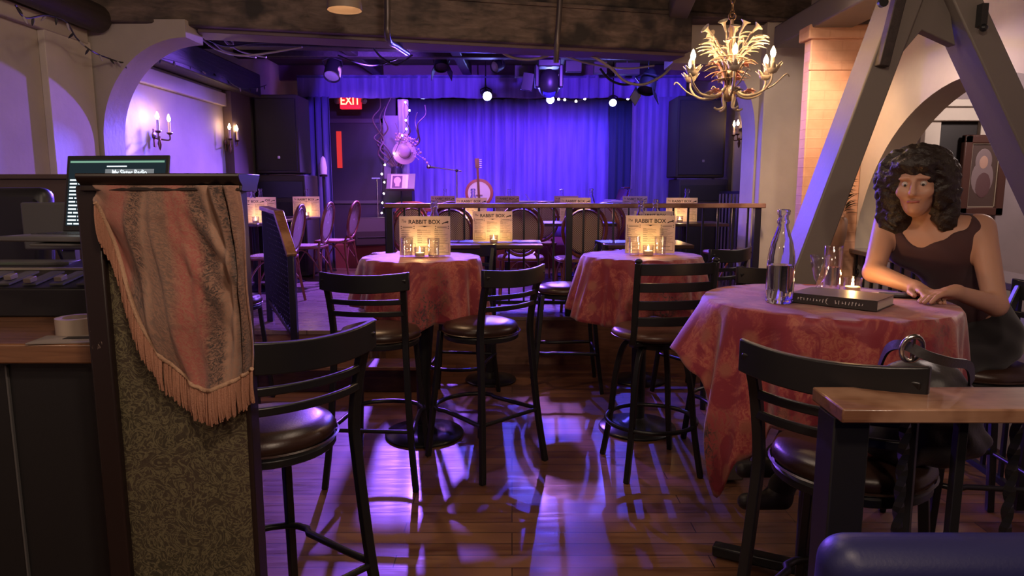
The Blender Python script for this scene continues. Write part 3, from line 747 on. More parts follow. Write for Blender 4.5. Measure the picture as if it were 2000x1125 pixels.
def wicker_chair():
    t = thing('wicker_chair', 'x', 'chair'); rm = M['rattan']
    def back(y0, a):   # oval back frame leaning back
        return (math.sin(a) * .19 * (1 if True else 1), y0)
    pts = []
    for k in range(33):
        a = 2 * PI * k / 32; z = .72 + .225 * math.cos(a); x = .195 * math.sin(a) * (1.0 + .08 * math.cos(a)); pts.append((x, -.20 - (z - .46) * .20, z))
    MB().tube(pts[:-1], .016, 8, closed=True).build('back_frame', rm, t, smooth=60)
    MB().tube([(x * .84, y, .72 + (z - .72) * .86) for x, y, z in pts[:-1]], .007, 6, closed=True).build('back_binding', rm, t, smooth=60)
    b = MB()
    def fn(u, v):
        a = u * 2 * PI; r = v * .86; z = .72 + .225 * math.cos(a) * r; x = .195 * math.sin(a) * r; return (x, -.20 - (z - .46) * .20, z)
    b.grid(fn, 32, 8, lambda u, v: (.5 + .5 * v * math.sin(u * 2 * PI), .5 + .6 * v * math.cos(u * 2 * PI))); b.build('back_panel', M['wicker'], t, solid=.01)
    b = MB()
    def fs(u, v):
        a = u * 2 * PI; e = abs(math.cos(a)) ** .5 * math.copysign(1, math.cos(a)), abs(math.sin(a)) ** .5 * math.copysign(1, math.sin(a)); return (e[0] * .20 * v, e[1] * .20 * v, .465 + .006 * (1 - v))
    b.grid(fs, 40, 6, lambda u, v: (.5 + .5 * v * math.cos(u * 2 * PI), .5 + .5 * v * math.sin(u * 2 * PI))); b.build('seat', M['wicker'], t, solid=.012)
    sq = []
    for k in range(40):
        a = 2 * PI * k / 40; sq.append((abs(math.cos(a)) ** .5 * math.copysign(.208, math.cos(a)), abs(math.sin(a)) ** .5 * math.copysign(.208, math.sin(a)), .455))
    MB().tube(sq, .016, 8, closed=True).build('seat_frame', rm, t, smooth=60)
    for sx in (-1, 1):
        MB().tube(smooth_path([(sx * .20, -.24, 0), (sx * .175, -.20, .28), (sx * .16, -.19, .46), (sx * .12, -.205, .52)], 5), .014, 8).build('leg', rm, t, smooth=60)
        MB().tube([(sx * .205, .21, 0), (sx * .185, .185, .45)], .014, 8).build('leg', rm, t, smooth=60)
        MB().tube(smooth_path([(sx * .19, -.21, .20), (sx * .175, -.06, .40), (sx * .178, .06, .40), (sx * .195, .19, .20)], 6), .008, 6).build('arch_brace', rm, t, smooth=60)
    MB().tube(smooth_path([(-.178, -.215, .22), (-.06, -.2, .42), (.06, -.2, .42), (.178, -.215, .22)], 6), .008, 6).build('arch_brace', rm, t, smooth=60)
    return Proto(t)
WC = wicker_chair(); G3 = 'wicker bistro chairs on the raised deck'
for p, a, l in (((-2.29, 6.50, DZ), 92, 'rattan bistro chair with pale woven back beside the lattice gate'), ((-2.33, 7.72, DZ), 88, 'rattan bistro chair seen edge-on, second from the lattice gate'), ((-2.22, 8.55, DZ), 84, 'rattan bistro chair seen edge-on, beside the floor monitor'),
                ((-1.14, 6.72, DZ), 40, 'woven bistro chair behind the deck rail under the orange guitar'), ((-.52, 6.28, DZ), -3, 'woven bistro chair behind the deck rail by the first red table'), ((.08, 6.42, DZ), 0, 'woven bistro chair with tall back between two deck tables'),
                ((.62, 6.30, DZ), 5, 'woven bistro chair tucked under the blue-lit deck table'), ((1.22, 7.35, DZ), -60, 'woven bistro chair behind the rail beside the column table'), ((-.7, 8.15, DZ), 0, 'woven bistro chair in the back row below the microphone'), ((.3, 8.2, DZ), 10, 'woven bistro chair in the back row before the keyboard'), ((1.15, 8.05, DZ), -15, 'woven bistro chair in the back row by the piano'), ((2.2, 6.95, DZ), 100, 'woven bistro chair nearest the column at the end of the deck')):
    WC.place(p, R(a), l, G3)
# ---------------------------------------------------------------- deck rail
yr = 5.88
rl = thing('deck_railing', 'black baluster railing with wooden top rail along the edge of the raised deck', 'railing', (.4, yr, DZ), world=True)
MB().box2((-1.09, yr - .045, 1.355), (2.16, yr + .045, 1.395)).build('top_rail', M['railwood'], rl, bevel=.008)
MB().box2((-1.06, yr - .018, DZ + .10), (2.13, yr + .018, DZ + .13)).build('bottom_rail', M['blackmetal'], rl, bevel=.003)
for x in (-1.05, .49, 2.10):
    MB().box2((x - .028, yr - .028, DZ), (x + .028, yr + .028, 1.356)).build('post', M['blackmetal'], rl, bevel=.004)
k = 0; x = -1.05 + .128
while x < 2.05:
    if abs(x - .49) > .05: MB().box2((x - .008, yr - .008, DZ + .12), (x + .008, yr + .008, 1.356)).build('baluster', M['blackmetal'], rl)
    x += .128
# short return by the opening
r2 = thing('railing_return', 'short black railing return turning in from the deck edge by the monitor', 'railing', (-1.15, 6.3, DZ), world=True)
MB().bar((-1.10, 5.96, 1.33), (-1.13, 6.55, 1.33), .05, .05).build('top_rail', M['wornrail'], r2, bevel=.005)
for y in (6.0, 6.14, 6.28, 6.42, 6.53): MB().box((-1.10 - .03 * (y - 5.96) / .6, y, (DZ + 1.31) / 2), (.022, .022, 1.31 - DZ)).build('baluster', M['wornrail'], r2)
# lattice gate panel by the steps
q0 = V(-1.63, 5.02, .2); q1 = V(-2.02, 5.62, DZ)
gt = thing('lattice_panel', 'black mesh-filled stair panel with sloping wooden handrail by the deck steps', 'railing', (-1.63, 5.02, .2), world=True)
def gp(t, z): return V(q0.x + (q1.x - q0.x) * t, q0.y + (q1.y - q0.y) * t, z)
MB().bar(gp(0, .2), gp(0, 1.03), .05, .05, (0, 1, 0)).build('post', M['wornrail'], gt, bevel=.005)
MB().bar(gp(1, DZ), gp(1, 1.34), .05, .05, (0, 1, 0)).build('post', M['wornrail'], gt, bevel=.005)
MB().bar(gp(-.03, 1.03), gp(.42, 1.335), .075, .035).bar(gp(.40, 1.335), gp(1.06, 1.36), .075, .035).build('handrail', M['railwood'], gt, bevel=.006)
MB().bar(gp(0, .42), gp(1, .60), .035, .04).build('bottom_rail', M['wornrail'], gt, bevel=.004)
mb = MB()
for i in range(1, 16):
    t = i / 16; zt = 1.03 + (1.335 - 1.03) * min(1, t / .42); mb.bar(gp(t, .42 + .18 * t), gp(t, zt - .01), .012, .012, (0, 1, 0))
for i in range(1, 22):
    z = .45 + i * .04; a = max(0, (z - 1.03) / .305 * .42); mb.bar(gp(a, z), gp(1, z + .04), .008, .008)
mb.build('lattice', M['wornrail'], gt)
# ---------------------------------------------------------------- menus, bottles, candles, glasses
def text_mesh(s, size, name, shear=0, ext=.0004, align='CENTER', bold=0, sx=1.0):
    c = bpy.data.curves.new(name, 'FONT'); c.body = s; c.size = size; c.align_x = align; c.extrude = ext; c.shear = shear; c.offset = bold
    o = bpy.data.objects.new(name, c); COL.objects.link(o)
    dg = bpy.context.evaluated_depsgraph_get(); me = bpy.data.meshes.new_from_object(o.evaluated_get(dg))
    vs = [(v.co.x * sx, v.co.y, v.co.z) for v in me.vertices]; fs = [tuple(p.vertices) for p in me.polygons]
    bpy.data.objects.remove(o); bpy.data.curves.remove(c); bpy.data.meshes.remove(me)
    m = MB(); m.v = vs; m.f = fs; return m
RXX = Matrix.Rotation(PI / 2, 4, 'X')
def put_text(s, size, name, loc, mt, parent, **k):
    m = text_mesh(s, size, name, **k); m.xf(Matrix.Translation(loc) @ RXX); return m.build(name, mt, parent, smooth=0)
def menu_proto():
    W, H = .305, .235
    t = thing('menu_stand', 'x', 'menu')
    MB().box((0, .010, H / 2 + .004), (W + .006, .003, H + .006)).box((0, .004, .0025), (W + .006, .075, .003)).build('acrylic_holder', M['acrylic'], t)
    s = MB().box((0, .0, H / 2 + .005), (W, .0012, H)).build('menu_sheet', M['paper'], t)
    yf = -.0012
    def serifs(m, x0, x1, z0, z1): pass
    ti = text_mesh('RABBIT BOX', .034, 'title', bold=.0006, sx=1.0)
    ti.xf(Matrix.Translation((-.002, yf, .195)) @ RXX)
    ti.build('title_lettering', M['ink'], s, smooth=0)
    th = text_mesh('The', .024, 'the', shear=.25, sx=.8); th.xf(Matrix.Translation((-.126, yf, .203)) @ Matrix.Rotation(0, 4, 'Y') @ RXX); th.build('small_lettering', M['ink'], s, smooth=0)
    hare = [(0, 8), (10, 14), (22, 22), (36, 24), (46, 30), (58, 32), (64, 38), (54, 42), (66, 41), (72, 36), (80, 32), (84, 26), (78, 22), (70, 20), (74, 12), (82, 6), (74, 7), (66, 14), (52, 16), (40, 12), (28, 12), (16, 4), (2, 2)]
    MB().prism([(x * .00052 + .102, y * .00052 + .192) for x, y in hare], lambda x, z, q: (x, q, z), yf - .0003, yf).build('hare_mark', M['ink'], s, smooth=0)
    b = MB(); rnd = random.Random(4)
    def line(x, z, w, h=.0016): b.box((x + w / 2, yf, z), (w, .0004, h))
    # ornament between title and columns
    b.prism([(-.045, .180), (0, .183), (.045, .180), (.012, .179), (0, .174), (-.012, .179)], lambda x, z, q: (x, q, z), yf - .0002, yf)
    for x0 in (-.14, .066):
        for z in (.180, .168): line(x0, z, .075, .0009); b.ball((x0 - .001, yf, z), .003, 6, 4); b.ball((x0 + .076, yf, z), .003, 6, 4)
        line(x0 + .008, .174, .058, .003)
    for x0, w in ((-.142, .085), (-.045, .092), (.058, .085)):
        z = .158
        while z > .082:
            ww = w * rnd.uniform(.55, 1); line(x0, z, ww * .35, .0026); line(x0 + ww * .38, z, ww * .62 - .002, .0013); line(x0, z - .005, w * rnd.uniform(.5, .9), .0011); z -= .0125
    for x0, w in ((-.142, .085), (.058, .085)):
        for z in (.075, .022): line(x0, z, w, .0018)
        for xx in (x0, x0 + w - .0016): b.box((xx + .0008, yf, .0485), (.0016, .0004, .054))
        z = .066
        while z > .028: line(x0 + .008, z, w * rnd.uniform(.5, .8), .0018); z -= .009
    z = .066
    while z > .02: line(-.045, z, .092 * rnd.uniform(.6, 1), .0014); z -= .0075
    b.build('menu_print', M['ink'], s, smooth=0)
    return Proto(t)
MENU = menu_proto(); G4 = 'menus in clear stands on the tables'
def bottle_proto(water=True):
    t = thing('glass_bottle', 'x', 'bottle')
    prof = [(.001, .0), (.044, .0), (.047, .006), (.048, .05), (.0475, .13), (.045, .17), (.036, .215), (.024, .25), (.0185, .268), (.0175, .278), (.021, .282), (.021, .290), (.0172, .294), (.0165, .308), (.0215, .312), (.022, .326), (.018, .33)]
    inner = [(r - .003, z) for r, z in prof[::-1] if z > .02] + [(.04, .012), (.001, .012)]
    MB().lathe(prof + inner, 28, cap=False).build('glass_body', M['glass'], t, smooth=60)
    if water: MB().lathe([(.001, .0125), (.0405, .0125), (.0442, .02), (.0446, .13), (.0436, .135), (.001, .135)], 28, cap=False).build('water', M['water'], t, smooth=60)
    MB().tube([(-.022, 0, .286), (-.026, 0, .30), (-.024, -.01, .318), (0, -.022, .322), (.024, -.01, .318), (.026, 0, .30), (.022, 0, .286)], .0014, 6).build('wire_bail', M['silver'], t)
    return Proto(t)
BOT = bottle_proto(); G5 = 'clear swing-top water bottles'
def candle_proto():
    t = thing('votive_candle', 'x', 'candle')
    MB().lathe([(.001, 0), (.027, 0), (.030, .004), (.034, .062), (.0335, .064), (.0315, .062), (.0275, .008), (.001, .007)], 28, cap=False).build('glass_cup', M['thin'], t, smooth=60)
    MB().lathe([(.001, .0075), (.0265, .0085), (.0285, .028), (.026, .030), (.001, .028)], 24, cap=False).build('wax', M['wax'], t, smooth=60)
    MB().lathe([(.0005, .030), (.0035, .034), (.0045, .039), (.003, .046), (.0005, .054)], 10).build('flame', M['flame'], t)
    return Proto(t)
CAN = candle_proto(); G6 = 'lit votive candles on the tables'
def tumbler_proto():
    t = thing('drinking_glass', 'x', 'glass')
    MB().lathe([(.001, 0), (.030, 0), (.032, .004), (.037, .115), (.0362, .116), (.0345, .115), (.029, .010), (.001, .009)], 24, cap=False).build('glass_body', M['thin'], t, smooth=60)
    return Proto(t)
TUM = tumbler_proto(); G7 = 'empty drinking glasses by the menus'
zt = TZ + .007; zl = DZ + .771
def rel(p, dx, dy, z): return V(p.x + dx, p.y + dy, z)
T4 = V(-.17, 5.30, 0); T5 = V(1.02, 5.30, 0)
for p, dx, dy, z, rz, where in ((T1, .02, .03, zt, .02, 'upright menu on the red cloth nearest the step, large title and hare'), (T2, .06, .05, zt, -.05, 'upright menu behind the ladder-back stool on the middle red cloth'),
                         (T4, .02, .0, TZ, 0, 'upright menu on the bare high table before the deck rail'), (T5, .08, .02, TZ, .03, 'upright menu on the bare high table just behind another menu'),
                         (TA, .24, -.12, zl, .1, 'upright menu half hidden by the fringed panel, on the nearest wall-side table'), (TB, .12, -.1, zl, .1, 'upright menu on the middle wall-side table next to the lattice panel'), (TC, .30, -.1, zl, .08, 'upright menu on the wall-side table before the speaker tower'),
                         (TD, .02, .0, zl, 0, 'upright menu on the deck table in front of the banjo'), (TE, -.03, -.02, zl, 0, 'upright menu with glowing candle behind the middle of the rail'), (TF, -.04, .0, zl, -.04, 'upright menu on the deck table by the speaker under the chandelier'),
                         (TG, .0, 0, zl, 0, 'small pale menu standing in the back row under the microphone boom'), (TH_, -.0, 0, zl, 0, 'small pale menu standing in the back row beside the banjo'), (TI, -.03, 0, zl, 0, 'small pale menu in the back row between keyboard and piano'), (TJ, .02, 0, zl, 0, 'small pale menu in the back row before the piano')):
    MENU.place(rel(p, dx, dy, z), rz, where, G4)
for p, dx, dy, z, where in ((T3, -.195, -.07, zt, 'half-full clear water bottle on the large red table beside the book'), (T1, .06, .20, zt, 'clear bottle just behind the menu on the red cloth nearest the step'), (T2, .03, .22, zt, 'clear bottle behind the menu on the middle red cloth'),
                       (TA, .22, .05, zl, 'bottle behind the menu on the nearest wall-side table'), (TB, .05, .08, zl, 'bottle behind the menu on the middle wall-side table'), (TC, .26, .05, zl, 'bottle behind the menu by the speaker tower'),
                       (TD, .03, .14, zl, 'bottle before the banjo on the deck table'), (TE, .14, .12, zl, 'bottle behind the menu with glowing candle mid-rail'), (TF, .04, .13, zl, 'bottle behind the menu by the speaker under the chandelier'),
                       (TG, .02, .12, zl, 'bottle in the back row under the microphone boom'), (TH_, .02, .12, zl, 'bottle in the back row beside the banjo'), (TI, -.08, .12, zl, 'bottle in the back row before the curtain middle'), (TJ, -.02, .12, zl, 'bottle in the back row before the piano'), (T5, .12, .16, TZ, 'bottle on the bare high table behind the middle red table')):
    BOT.place(rel(p, dx, dy, z), random.uniform(0, 3), where, G5)
cl = []
for p, dx, dy, z, where in ((T1, .0, -.06, zt, 'glowing candle in front of the menu on the red cloth nearest the step'), (T2, .03, -.05, zt, 'glowing candle in front of the menu on the middle red cloth'), (T3, .16, .12, zt, 'candle in clear glass behind the book on the large red table'),
                       (T4, .03, -.09, TZ, 'candle in front of the menu on the bare high table'), (TA, .33, -.2, zl, 'candle on the nearest wall-side table'), (TB, .1, -.18, zl, 'candle on the middle wall-side table by the lattice panel'), (TC, .32, -.18, zl, 'candle on the wall-side table by the speaker tower'),
                       (TD, -.02, -.1, zl, 'candle by the menu in front of the banjo'), (TE, .04, -.1, zl, 'bright candle mid-rail before its menu'), (TF, -.08, -.1, zl, 'candle on the deck table by the column')):
    CAN.place(rel(p, dx, dy, z), 0, where, G6); cl.append(rel(p, dx, dy, z))
for p, dx, dy, z, where in ((T1, .08, -.05, zt, 'empty glass beside the candle on the red cloth nearest the step'), (T1, -.08, -.03, zt, 'empty glass at the far side of that candle on the first red cloth'), (T2, -.05, -.02, zt, 'empty glass beside the candle on the middle red cloth'), (T2, .11, -.02, zt, 'empty glass at the stool side of the middle red cloth menu'),
                       (TE, -.1, -.06, zl, 'empty glass by the mid-rail candle')):
    TUM.place(rel(p, dx, dy, z), 0, where, G7)
# big table : cordial glass, highball, book, phone
t = thing('stemmed_glass', 'small flared cordial glass on a knobbed stem beside the water bottle', 'glass', rel(T3, -.01, .03, zt))
MB().lathe([(.001, 0), (.030, 0), (.031, .003), (.012, .008), (.006, .02), (.006, .032), (.012, .040), (.006, .048), (.008, .056), (.018, .07), (.030, .115), (.036, .158), (.035, .159), (.028, .115), (.016, .073), (.001, .066)], 28, cap=False).build('glass_body', M['thin'], t, smooth=60)
t = thing('highball_glass', 'tall straight water glass behind the cordial glass', 'glass', rel(T3, .075, .11, zt))
MB().lathe([(.001, 0), (.028, 0), (.030, .003), (.033, .185), (.032, .186), (.0305, .184), (.0275, .018), (.001, .016)], 28, cap=False).build('glass_body', M['thin'], t, smooth=60)
MB().lathe([(.001, .0165), (.0272, .0185), (.0289, .105), (.0287, .106), (.001, .106)], 28, cap=False).build('water', M['water'], t, smooth=60)
bp = rel(T3, .015, -.10, zt + .0); bk = thing('book', 'thick black hardcover book lying on the large red table', 'book', bp, -.76)
W_, L_, H_ = .285, .20, .036
bc = M['plastic']
MB().box((0, 0, .0015), (W_, L_, .003)).box((0, -L_ / 2 + .0015, H_ / 2), (W_, .003, H_)).build('cover', mat('book_cover', (.035, .03, .028), .35), bk, bevel=.001)
MB().box((.0, .0005, H_ / 2), (W_ - .008, L_ - .006, H_ - .0065)).build('pages', mat('book_pages', (.62, .54, .48), .8, bump=.3, bscale=400), bk)
MB().box((0, 0, H_ - .0015), (W_, L_, .003)).build('front_board', mat('book_front', (.16, .12, .10), .4), bk, bevel=.001)
mb = MB(); rnd = random.Random(3)
for k in range(19):   # unreadable pale strokes of the spine title
    x = -.115 + k * .0105 + (.022 if k > 9 else 0); h = rnd.uniform(.006, .013)
    mb.bar((x, -L_ / 2 - .0006, .018 - h / 2), (x + rnd.uniform(-.002, .003), -L_ / 2 - .0006, .018 + h / 2), .0016, .0006, (0, 1, 0))
    if rnd.random() < .6: mb.box((x + .002, -L_ / 2 - .0006, .018 + rnd.uniform(-.005, .005)), (.005, .0006, .0014))
mb.build('spine_title', M['white'], bk, smooth=0)
MB().prism([(.010 * math.cos(a) * (1 if k < 9 else .75) + (0 if k < 9 else -.003), .011 * math.sin(a)) for k, a in enumerate([PI / 2 + PI * i / 8 for i in range(9)] + [1.5 * PI - PI * i / 8 for i in range(1, 8)])], lambda x, z, q: (x - .010, q, z + H_ / 2), -L_ / 2 - .001, -L_ / 2 - .0002).build('spine_moon', M['white'], bk, smooth=0)
ph = thing('phone', 'dark phone lying on the large red table near her hand', 'phone', rel(T3, .305, .055, zt), -.35)
MB().box((0, 0, .005), (.135, .07, .009)).build('body', M['plastic'], ph, bevel=.003)
MB().box((0, 0, .0098), (.128, .063, .0006)).build('screen', mat('phone_screen', (.02, .02, .025), .08), ph)
pn = thing('pen', 'white pen lying beside the phone on the red table', 'pen', rel(T3, .235, .10, zt), -.2)
MB().tube([(-.06, 0, .005), (.06, 0, .005)], .0045, 10).build('barrel', M['white'], pn); MB().tube([(.06, 0, .005), (.072, 0, .005)], [.004, .001], 10).build('tip', M['silver'], pn)

# ---------------------------------------------------------------- fringed divider panel and its shawl
YP = 1.70
pl = thing('divider_panel', 'tall divider panel in olive brocade with chipped dark wooden frame', 'divider', (-.88, YP, 0), world=True)
xl, xr = -1.066, -.688
MB().box2((xl + .05, YP, 0.05), (xr, YP + .05, 1.53)).build('fabric_infill', M['brocade'], pl)
MB().box2((xl, YP - .02, 0), (xl + .055, YP + .07, 1.52)).build('side_stile', M['wornframe'], pl, bevel=.006)
MB().box2((xr - .004, YP + .002, 0), (xr + .012, YP + .06, 1.52)).build('side_stile', M['wornframe'], pl, bevel=.004)
MB().box2((xl, YP - .012, 0), (xr + .01, YP + .06, .06)).build('bottom_rail', M['wornframe'], pl, bevel=.004)
cp = MB()
prof = [(-.02, 1.505), (-.035, 1.508), (-.028, 1.520), (-.042, 1.530), (-.048, 1.541), (-.046, 1.549), (.09, 1.549), (.092, 1.541), (.075, 1.52), (.07, 1.505)]
cp.prism(prof, lambda y, z, t: (t, YP + y, z), xl + .02, xr + .034); cp.build('cap_moulding', M['wornframe'], pl, bevel=.002)
# shawl: top edge under the cap, hem follows the outline in the panel plane
sh = thing('shawl', 'pink and brown striped tapestry shawl with long fringe draped over the divider panel', 'shawl', (-.86, YP - .03, 1.50), world=True)
YS = YP - .025
hem = [(196, 400), (214, 470), (240, 545), (278, 630), (322, 700), (365, 742), (405, 762), (440, 752), (466, 742), (478, 735), (492, 725)]
hemW = [aty(a, b_, YS) for a, b_ in hem]; hemW = smooth_path(hemW, 8)
topW = [aty(183 + (468 - 183) * k / 80, 362, YS) for k in range(81)]
def hp(u): 
    q = u * (len(hemW) - 1); i = min(int(q), len(hemW) - 2); return hemW[i].lerp(hemW[i + 1], q - i)
def fold(u, v):
    g = math.exp(-((u - .86) / .10) ** 2)
    d = .010 * math.sin(u * 17 + v * 2.5) * v + .016 * math.sin(u * 9 - v * 4.5 + .6) * v * (1 - .3 * u)
    d += .035 * g * (.5 + .5 * math.sin(u * 62 + v * 3)) * (1 - .2 * v)
    # swag creases running from the upper corner by the gathers
    c = math.sin((u * .8 + (1 - v) * .55) * 34) ; d += .022 * max(0, c) * math.exp(-((u - .72) / .16) ** 2) * math.exp(-((v - .42) / .3) ** 2)
    for c0, sl_, am in ((.24, .16, .012), (.40, .14, .016), (.56, .10, .010)):
        d += am * math.exp(-((u - c0 - sl_ * v * v) / .022) ** 2) * min(1, v * 2.5)
    d += .010 * math.sin((u * 1.3 + v * .9) * 11) * v
    return d
def sfn(u, v):
    tp = topW[int(round(u * 80))]; h_ = hp(u); w = v ** (1.0 + .3 * (1 - u))
    p = tp.lerp(h_, w)
    p = V(p.x + .012 * math.sin(v * 7 + u * 8) * v * (1 - v) * 2, p.y, p.z)
    # bunch to the gathers half way down
    p.x += .030 * math.exp(-((u - .80) / .2) ** 2) * math.sin(PI * v) 
    return (p.x, p.y - .004 - fold(u, v), p.z)
mb = MB().grid(sfn, 80, 60, lambda u, v: (u, v * 1.3)); cl_ = mb.build('cloth', M['tapestry'], sh, smooth=180, solid=.004)
ed = [Vector(sfn(u / 80, 1)) + V(0, -.004, .006) for u in range(81)]
MB().tube(ed, .0055, 6).build('hem_cord', mat('hem_cord', (.45, .27, .17), .7, bump=.4, bscale=250), sh, smooth=60)
fr = MB(); rnd = random.Random(2)
for k in range(190):
    u = (k + .5) / 190; p = Vector(sfn(min(1, round(u * 80) / 80), 1)).lerp(Vector(sfn(u if False else min(1, math.floor(u * 80) / 80), 1)), .5)
    q = u * 80; i = int(q); a = Vector(sfn(i / 80, 1)); b2 = Vector(sfn(min(80, i + 1) / 80, 1)); p = a.lerp(b2, q - i)
    L = .082 * rnd.uniform(.92, 1.06); sx = rnd.uniform(-.004, .004); y0 = -.004 + rnd.uniform(-.004, .003)
    pts = [p + V(sx * t * t, y0 - .004 * math.sin(t * 3), -L * t) for t in (0, .25, .5, .75, 1)]
    fr.tube(pts, [.0022, .0024, .0024, .0026, .0018], 5)
f_ = fr.build('fringe', M['fringe'], sh, smooth=60); f_['kind'] = 'stuff'

# ---------------------------------------------------------------- sound desk behind the panel
dk = thing('sound_desk', 'wooden-topped counter over a black cabinet at the sound position', 'counter', (-1.7, 2.3, 0), world=True)
zc = 1.10
MB().prism([(-2.9, 1.79), (-1.0, 1.79), (-1.0, 2.3), (-1.38, 2.86), (-2.9, 2.86)], lambda x, y, t: (x, y, t), zc - .055, zc).build('worktop', M['midwood'], dk, bevel=.006)
MB().prism([(-2.85, 1.84), (-1.02, 1.84), (-1.02, 2.28), (-1.40, 2.80), (-2.85, 2.80)], lambda x, y, t: (x, y, t), .06, zc - .056).build('cabinet', M['plastic'], dk, bevel=.006)
MB().box2((-1.40, 1.832, .1), (-1.395, 1.845, zc - .07)).build('seam_strip', M['plasticgrey'], dk)
MB().box2((-2.8, 1.84, 0), (-1.06, 2.52, .06)).build('plinth', M['plastic'], dk)
# mixer / keyboard
mx = thing('mixing_console', 'black mixing console with rows of faders and one green light on the sound desk', 'mixer', (-1.55, 2.1, zc), world=True)
sl = Matrix.Rotation(.16, 3, 'X')
MB().prism([(1.98, zc), (2.42, zc), (2.42, zc + .13), (2.36, zc + .15), (1.98, zc + .095)], lambda y, z, t: (t, y, z), -2.35, -1.08).build('body', M['plastic'], mx, bevel=.006)
mb = MB()
for i in range(14):
    x = -2.28 + i * .088
    mb.box((x, 2.08, zc + .116), (.045, .15, .006), sl)
mb.build('fader_strip', M['plasticgrey'], mx)
for i in range(14):
    MB().box((-2.28 + i * .088, 2.03 + .02 * math.sin(i * 2.1), zc + .122 + .003 * math.sin(i * 2.1)), (.024, .034, .016), sl).build('fader', mat('fader_cap', (.20, .16, .15), .5) if i == 0 else bpy.data.materials['fader_cap'], mx, bevel=.002)
MB().box2((-2.33, 2.20, zc + .128), (-1.10, 2.212, zc + .136)).build('divider_strip', mat('desk_strip', (.32, .26, .22), .5), mx)
MB().ball((-1.90, 2.19, zc + .136), .005).build('power_light', emis('green_led', (.15, 1, .1), 14), mx)
MB().box2((-1.95, 2.28, zc + .135), (-1.62, 2.36, zc + .15)).build('display', M['plasticgrey'], mx, bevel=.003)
mx.location.y += .20
# laptop on stand
ls = thing('laptop_stand', 'metal laptop stand on the sound desk', 'stand', (-1.3, 2.74, zc), world=True)
MB().box((-1.47, 2.76, zc + .005), (.16, .14, .008)).build('base', M['plasticgrey'], ls, bevel=.003)
MB().bar((-1.46, 2.74, zc + .008), (-1.45, 2.73, zc + .25), .05, .015, (0, 1, 0)).bar((-1.45, 2.735, zc + .244), (-1.26, 2.10, zc + .244), .05, .012).build('upright', M['silver'], ls, bevel=.003)
MB().box((-1.24, 2.06, zc + .254), (.27, .24, .008)).build('tray', M['plasticgrey'], ls, bevel=.003)
lx, ly, lz = -1.285, 2.06, zc + .262
lt = thing('laptop', 'open black laptop showing a white-on-black web page on its stand', 'laptop', (lx, ly, lz), -.14)
MB().box((0, -.0, .008), (.36, .245, .015)).build('base', M['plasticgrey'], lt, bevel=.004)
keys = MB()
for r in range(5):
    for c in range(13): keys.box((-.15 + c * .025, -.02 + r * .02 + .0, .0163), (.020, .016, .002))
keys.build('keys', mat('keycaps', (.02, .02, .022), .5), lt)
Ms = Matrix.Translation((0, .12, .016)) @ Matrix.Rotation(-.20, 4, 'X')
sc_ = MB().box((0, 0, .122), (.36, .007, .246)).xf(Ms).build('lid', M['plastic'], lt, bevel=.003)
MB().box((0, -.0042, .124), (.338, .0012, .214)).xf(Ms).build('screen', emis('screen_glow', (.010, .016, .020), 1), sc_)
wh = emis('screen_text', (.75, .85, .9), .9); gr = emis('screen_bar', (.18, .35, .25), .8)
MB().box((0, -.0052, .224), (.33, .0006, .006)).xf(Ms).build('menu_bar', gr, sc_)
m = text_mesh('My Sister Radio', .024, 'page_title', bold=.0006, sx=.8); m.xf(Ms @ Matrix.Translation((.045, -.0055, .181)) @ RXX); m.build('page_title', wh, sc_, smooth=0)
mb = MB().box((.045, -.0049, .189), (.17, .0004, .022)).xf(Ms); mb.build('title_band', emis('screen_band', (.16, .17, .18), .8), sc_)
mb = MB(); rnd = random.Random(9)
for k in range(13):
    z = .165 - k * .0118; x = -.163
    for w in range(3):
        l = rnd.uniform(.012, .034); mb.box((x + l / 2, -.0052, z), (l, .0006, .005)); x += l + .005
    for w in range(6):
        l = rnd.uniform(.01, .04); mb.box((x + l / 2, -.0052, z), (l, .0006, .004)); x += l + .006
for x in (-.15, -.14, -.13, .12, .13, .145): pass
mb.box((0, -.0052, .209), (.07, .0006, .004)); mb.xf(Ms).build('page_lettering', wh, sc_, smooth=0)
# other desk things
tr = thing('tape_roll', 'cream roll of tape lying on the sound desk worktop', 'tape', aty(152, 640, 1.93) * 1)
tr.location.z = zc
MB().lathe([(.038, 0), (.055, 0), (.055, .048), (.038, .048)], 32, closed=True).build('roll', mat('tape_cream', (.42, .33, .26), .6), tr)
cd = thing('card', 'pale card with a dark window lying on the edge of the sound desk', 'card', onz(135, 664, zc), .1)
MB().box((0, 0, .002), (.17, .10, .003)).build('sheet', mat('card_grey', (.24, .20, .18), .6), cd); MB().box((.02, .01, .004), (.07, .03, .001)).build('window', M['ink'], cd)
ch = thing('office_chair', 'black padded chair back behind the sound desk', 'chair', (-2.25, 3.0, 0), world=True)
def blk(c, d, name, m_, par, R=None, bev=.03, seg=4): return MB().box(c, d, R).build(name, m_, par, bevel=bev, seg=seg)
blk((-2.18, 2.72, 1.34), (.62, .10, .36), 'backrest', M['plastic'], ch, Matrix.Rotation(-.12, 3, 'X'), .045)
blk((-2.27, 3.0, .78), (.55, .52, .10), 'seat', M['plastic'], ch)
MB().cyl((-2.27, 3.0, .05), .035, .70, 14).bar((-2.22, 2.95, .76), (-2.18, 2.76, 1.2), .06, .02).build('column', M['castiron'], ch)
b_ = MB(); [b_.bar((-2.27, 3.0, .06), (-2.27 + .3 * math.cos(a), 3.0 + .3 * math.sin(a), .03), .05, .04) for a in [2 * PI * k / 5 for k in range(5)]]; b_.build('base', M['castiron'], ch)
MB().tube(smooth_path([(-1.90, 2.66, 1.46), (-1.85, 2.64, 1.42), (-1.78, 2.60, 1.30), (-1.74, 2.6, 1.18)], 6), .012, 8).build('armrest', M['plastic'], ch)
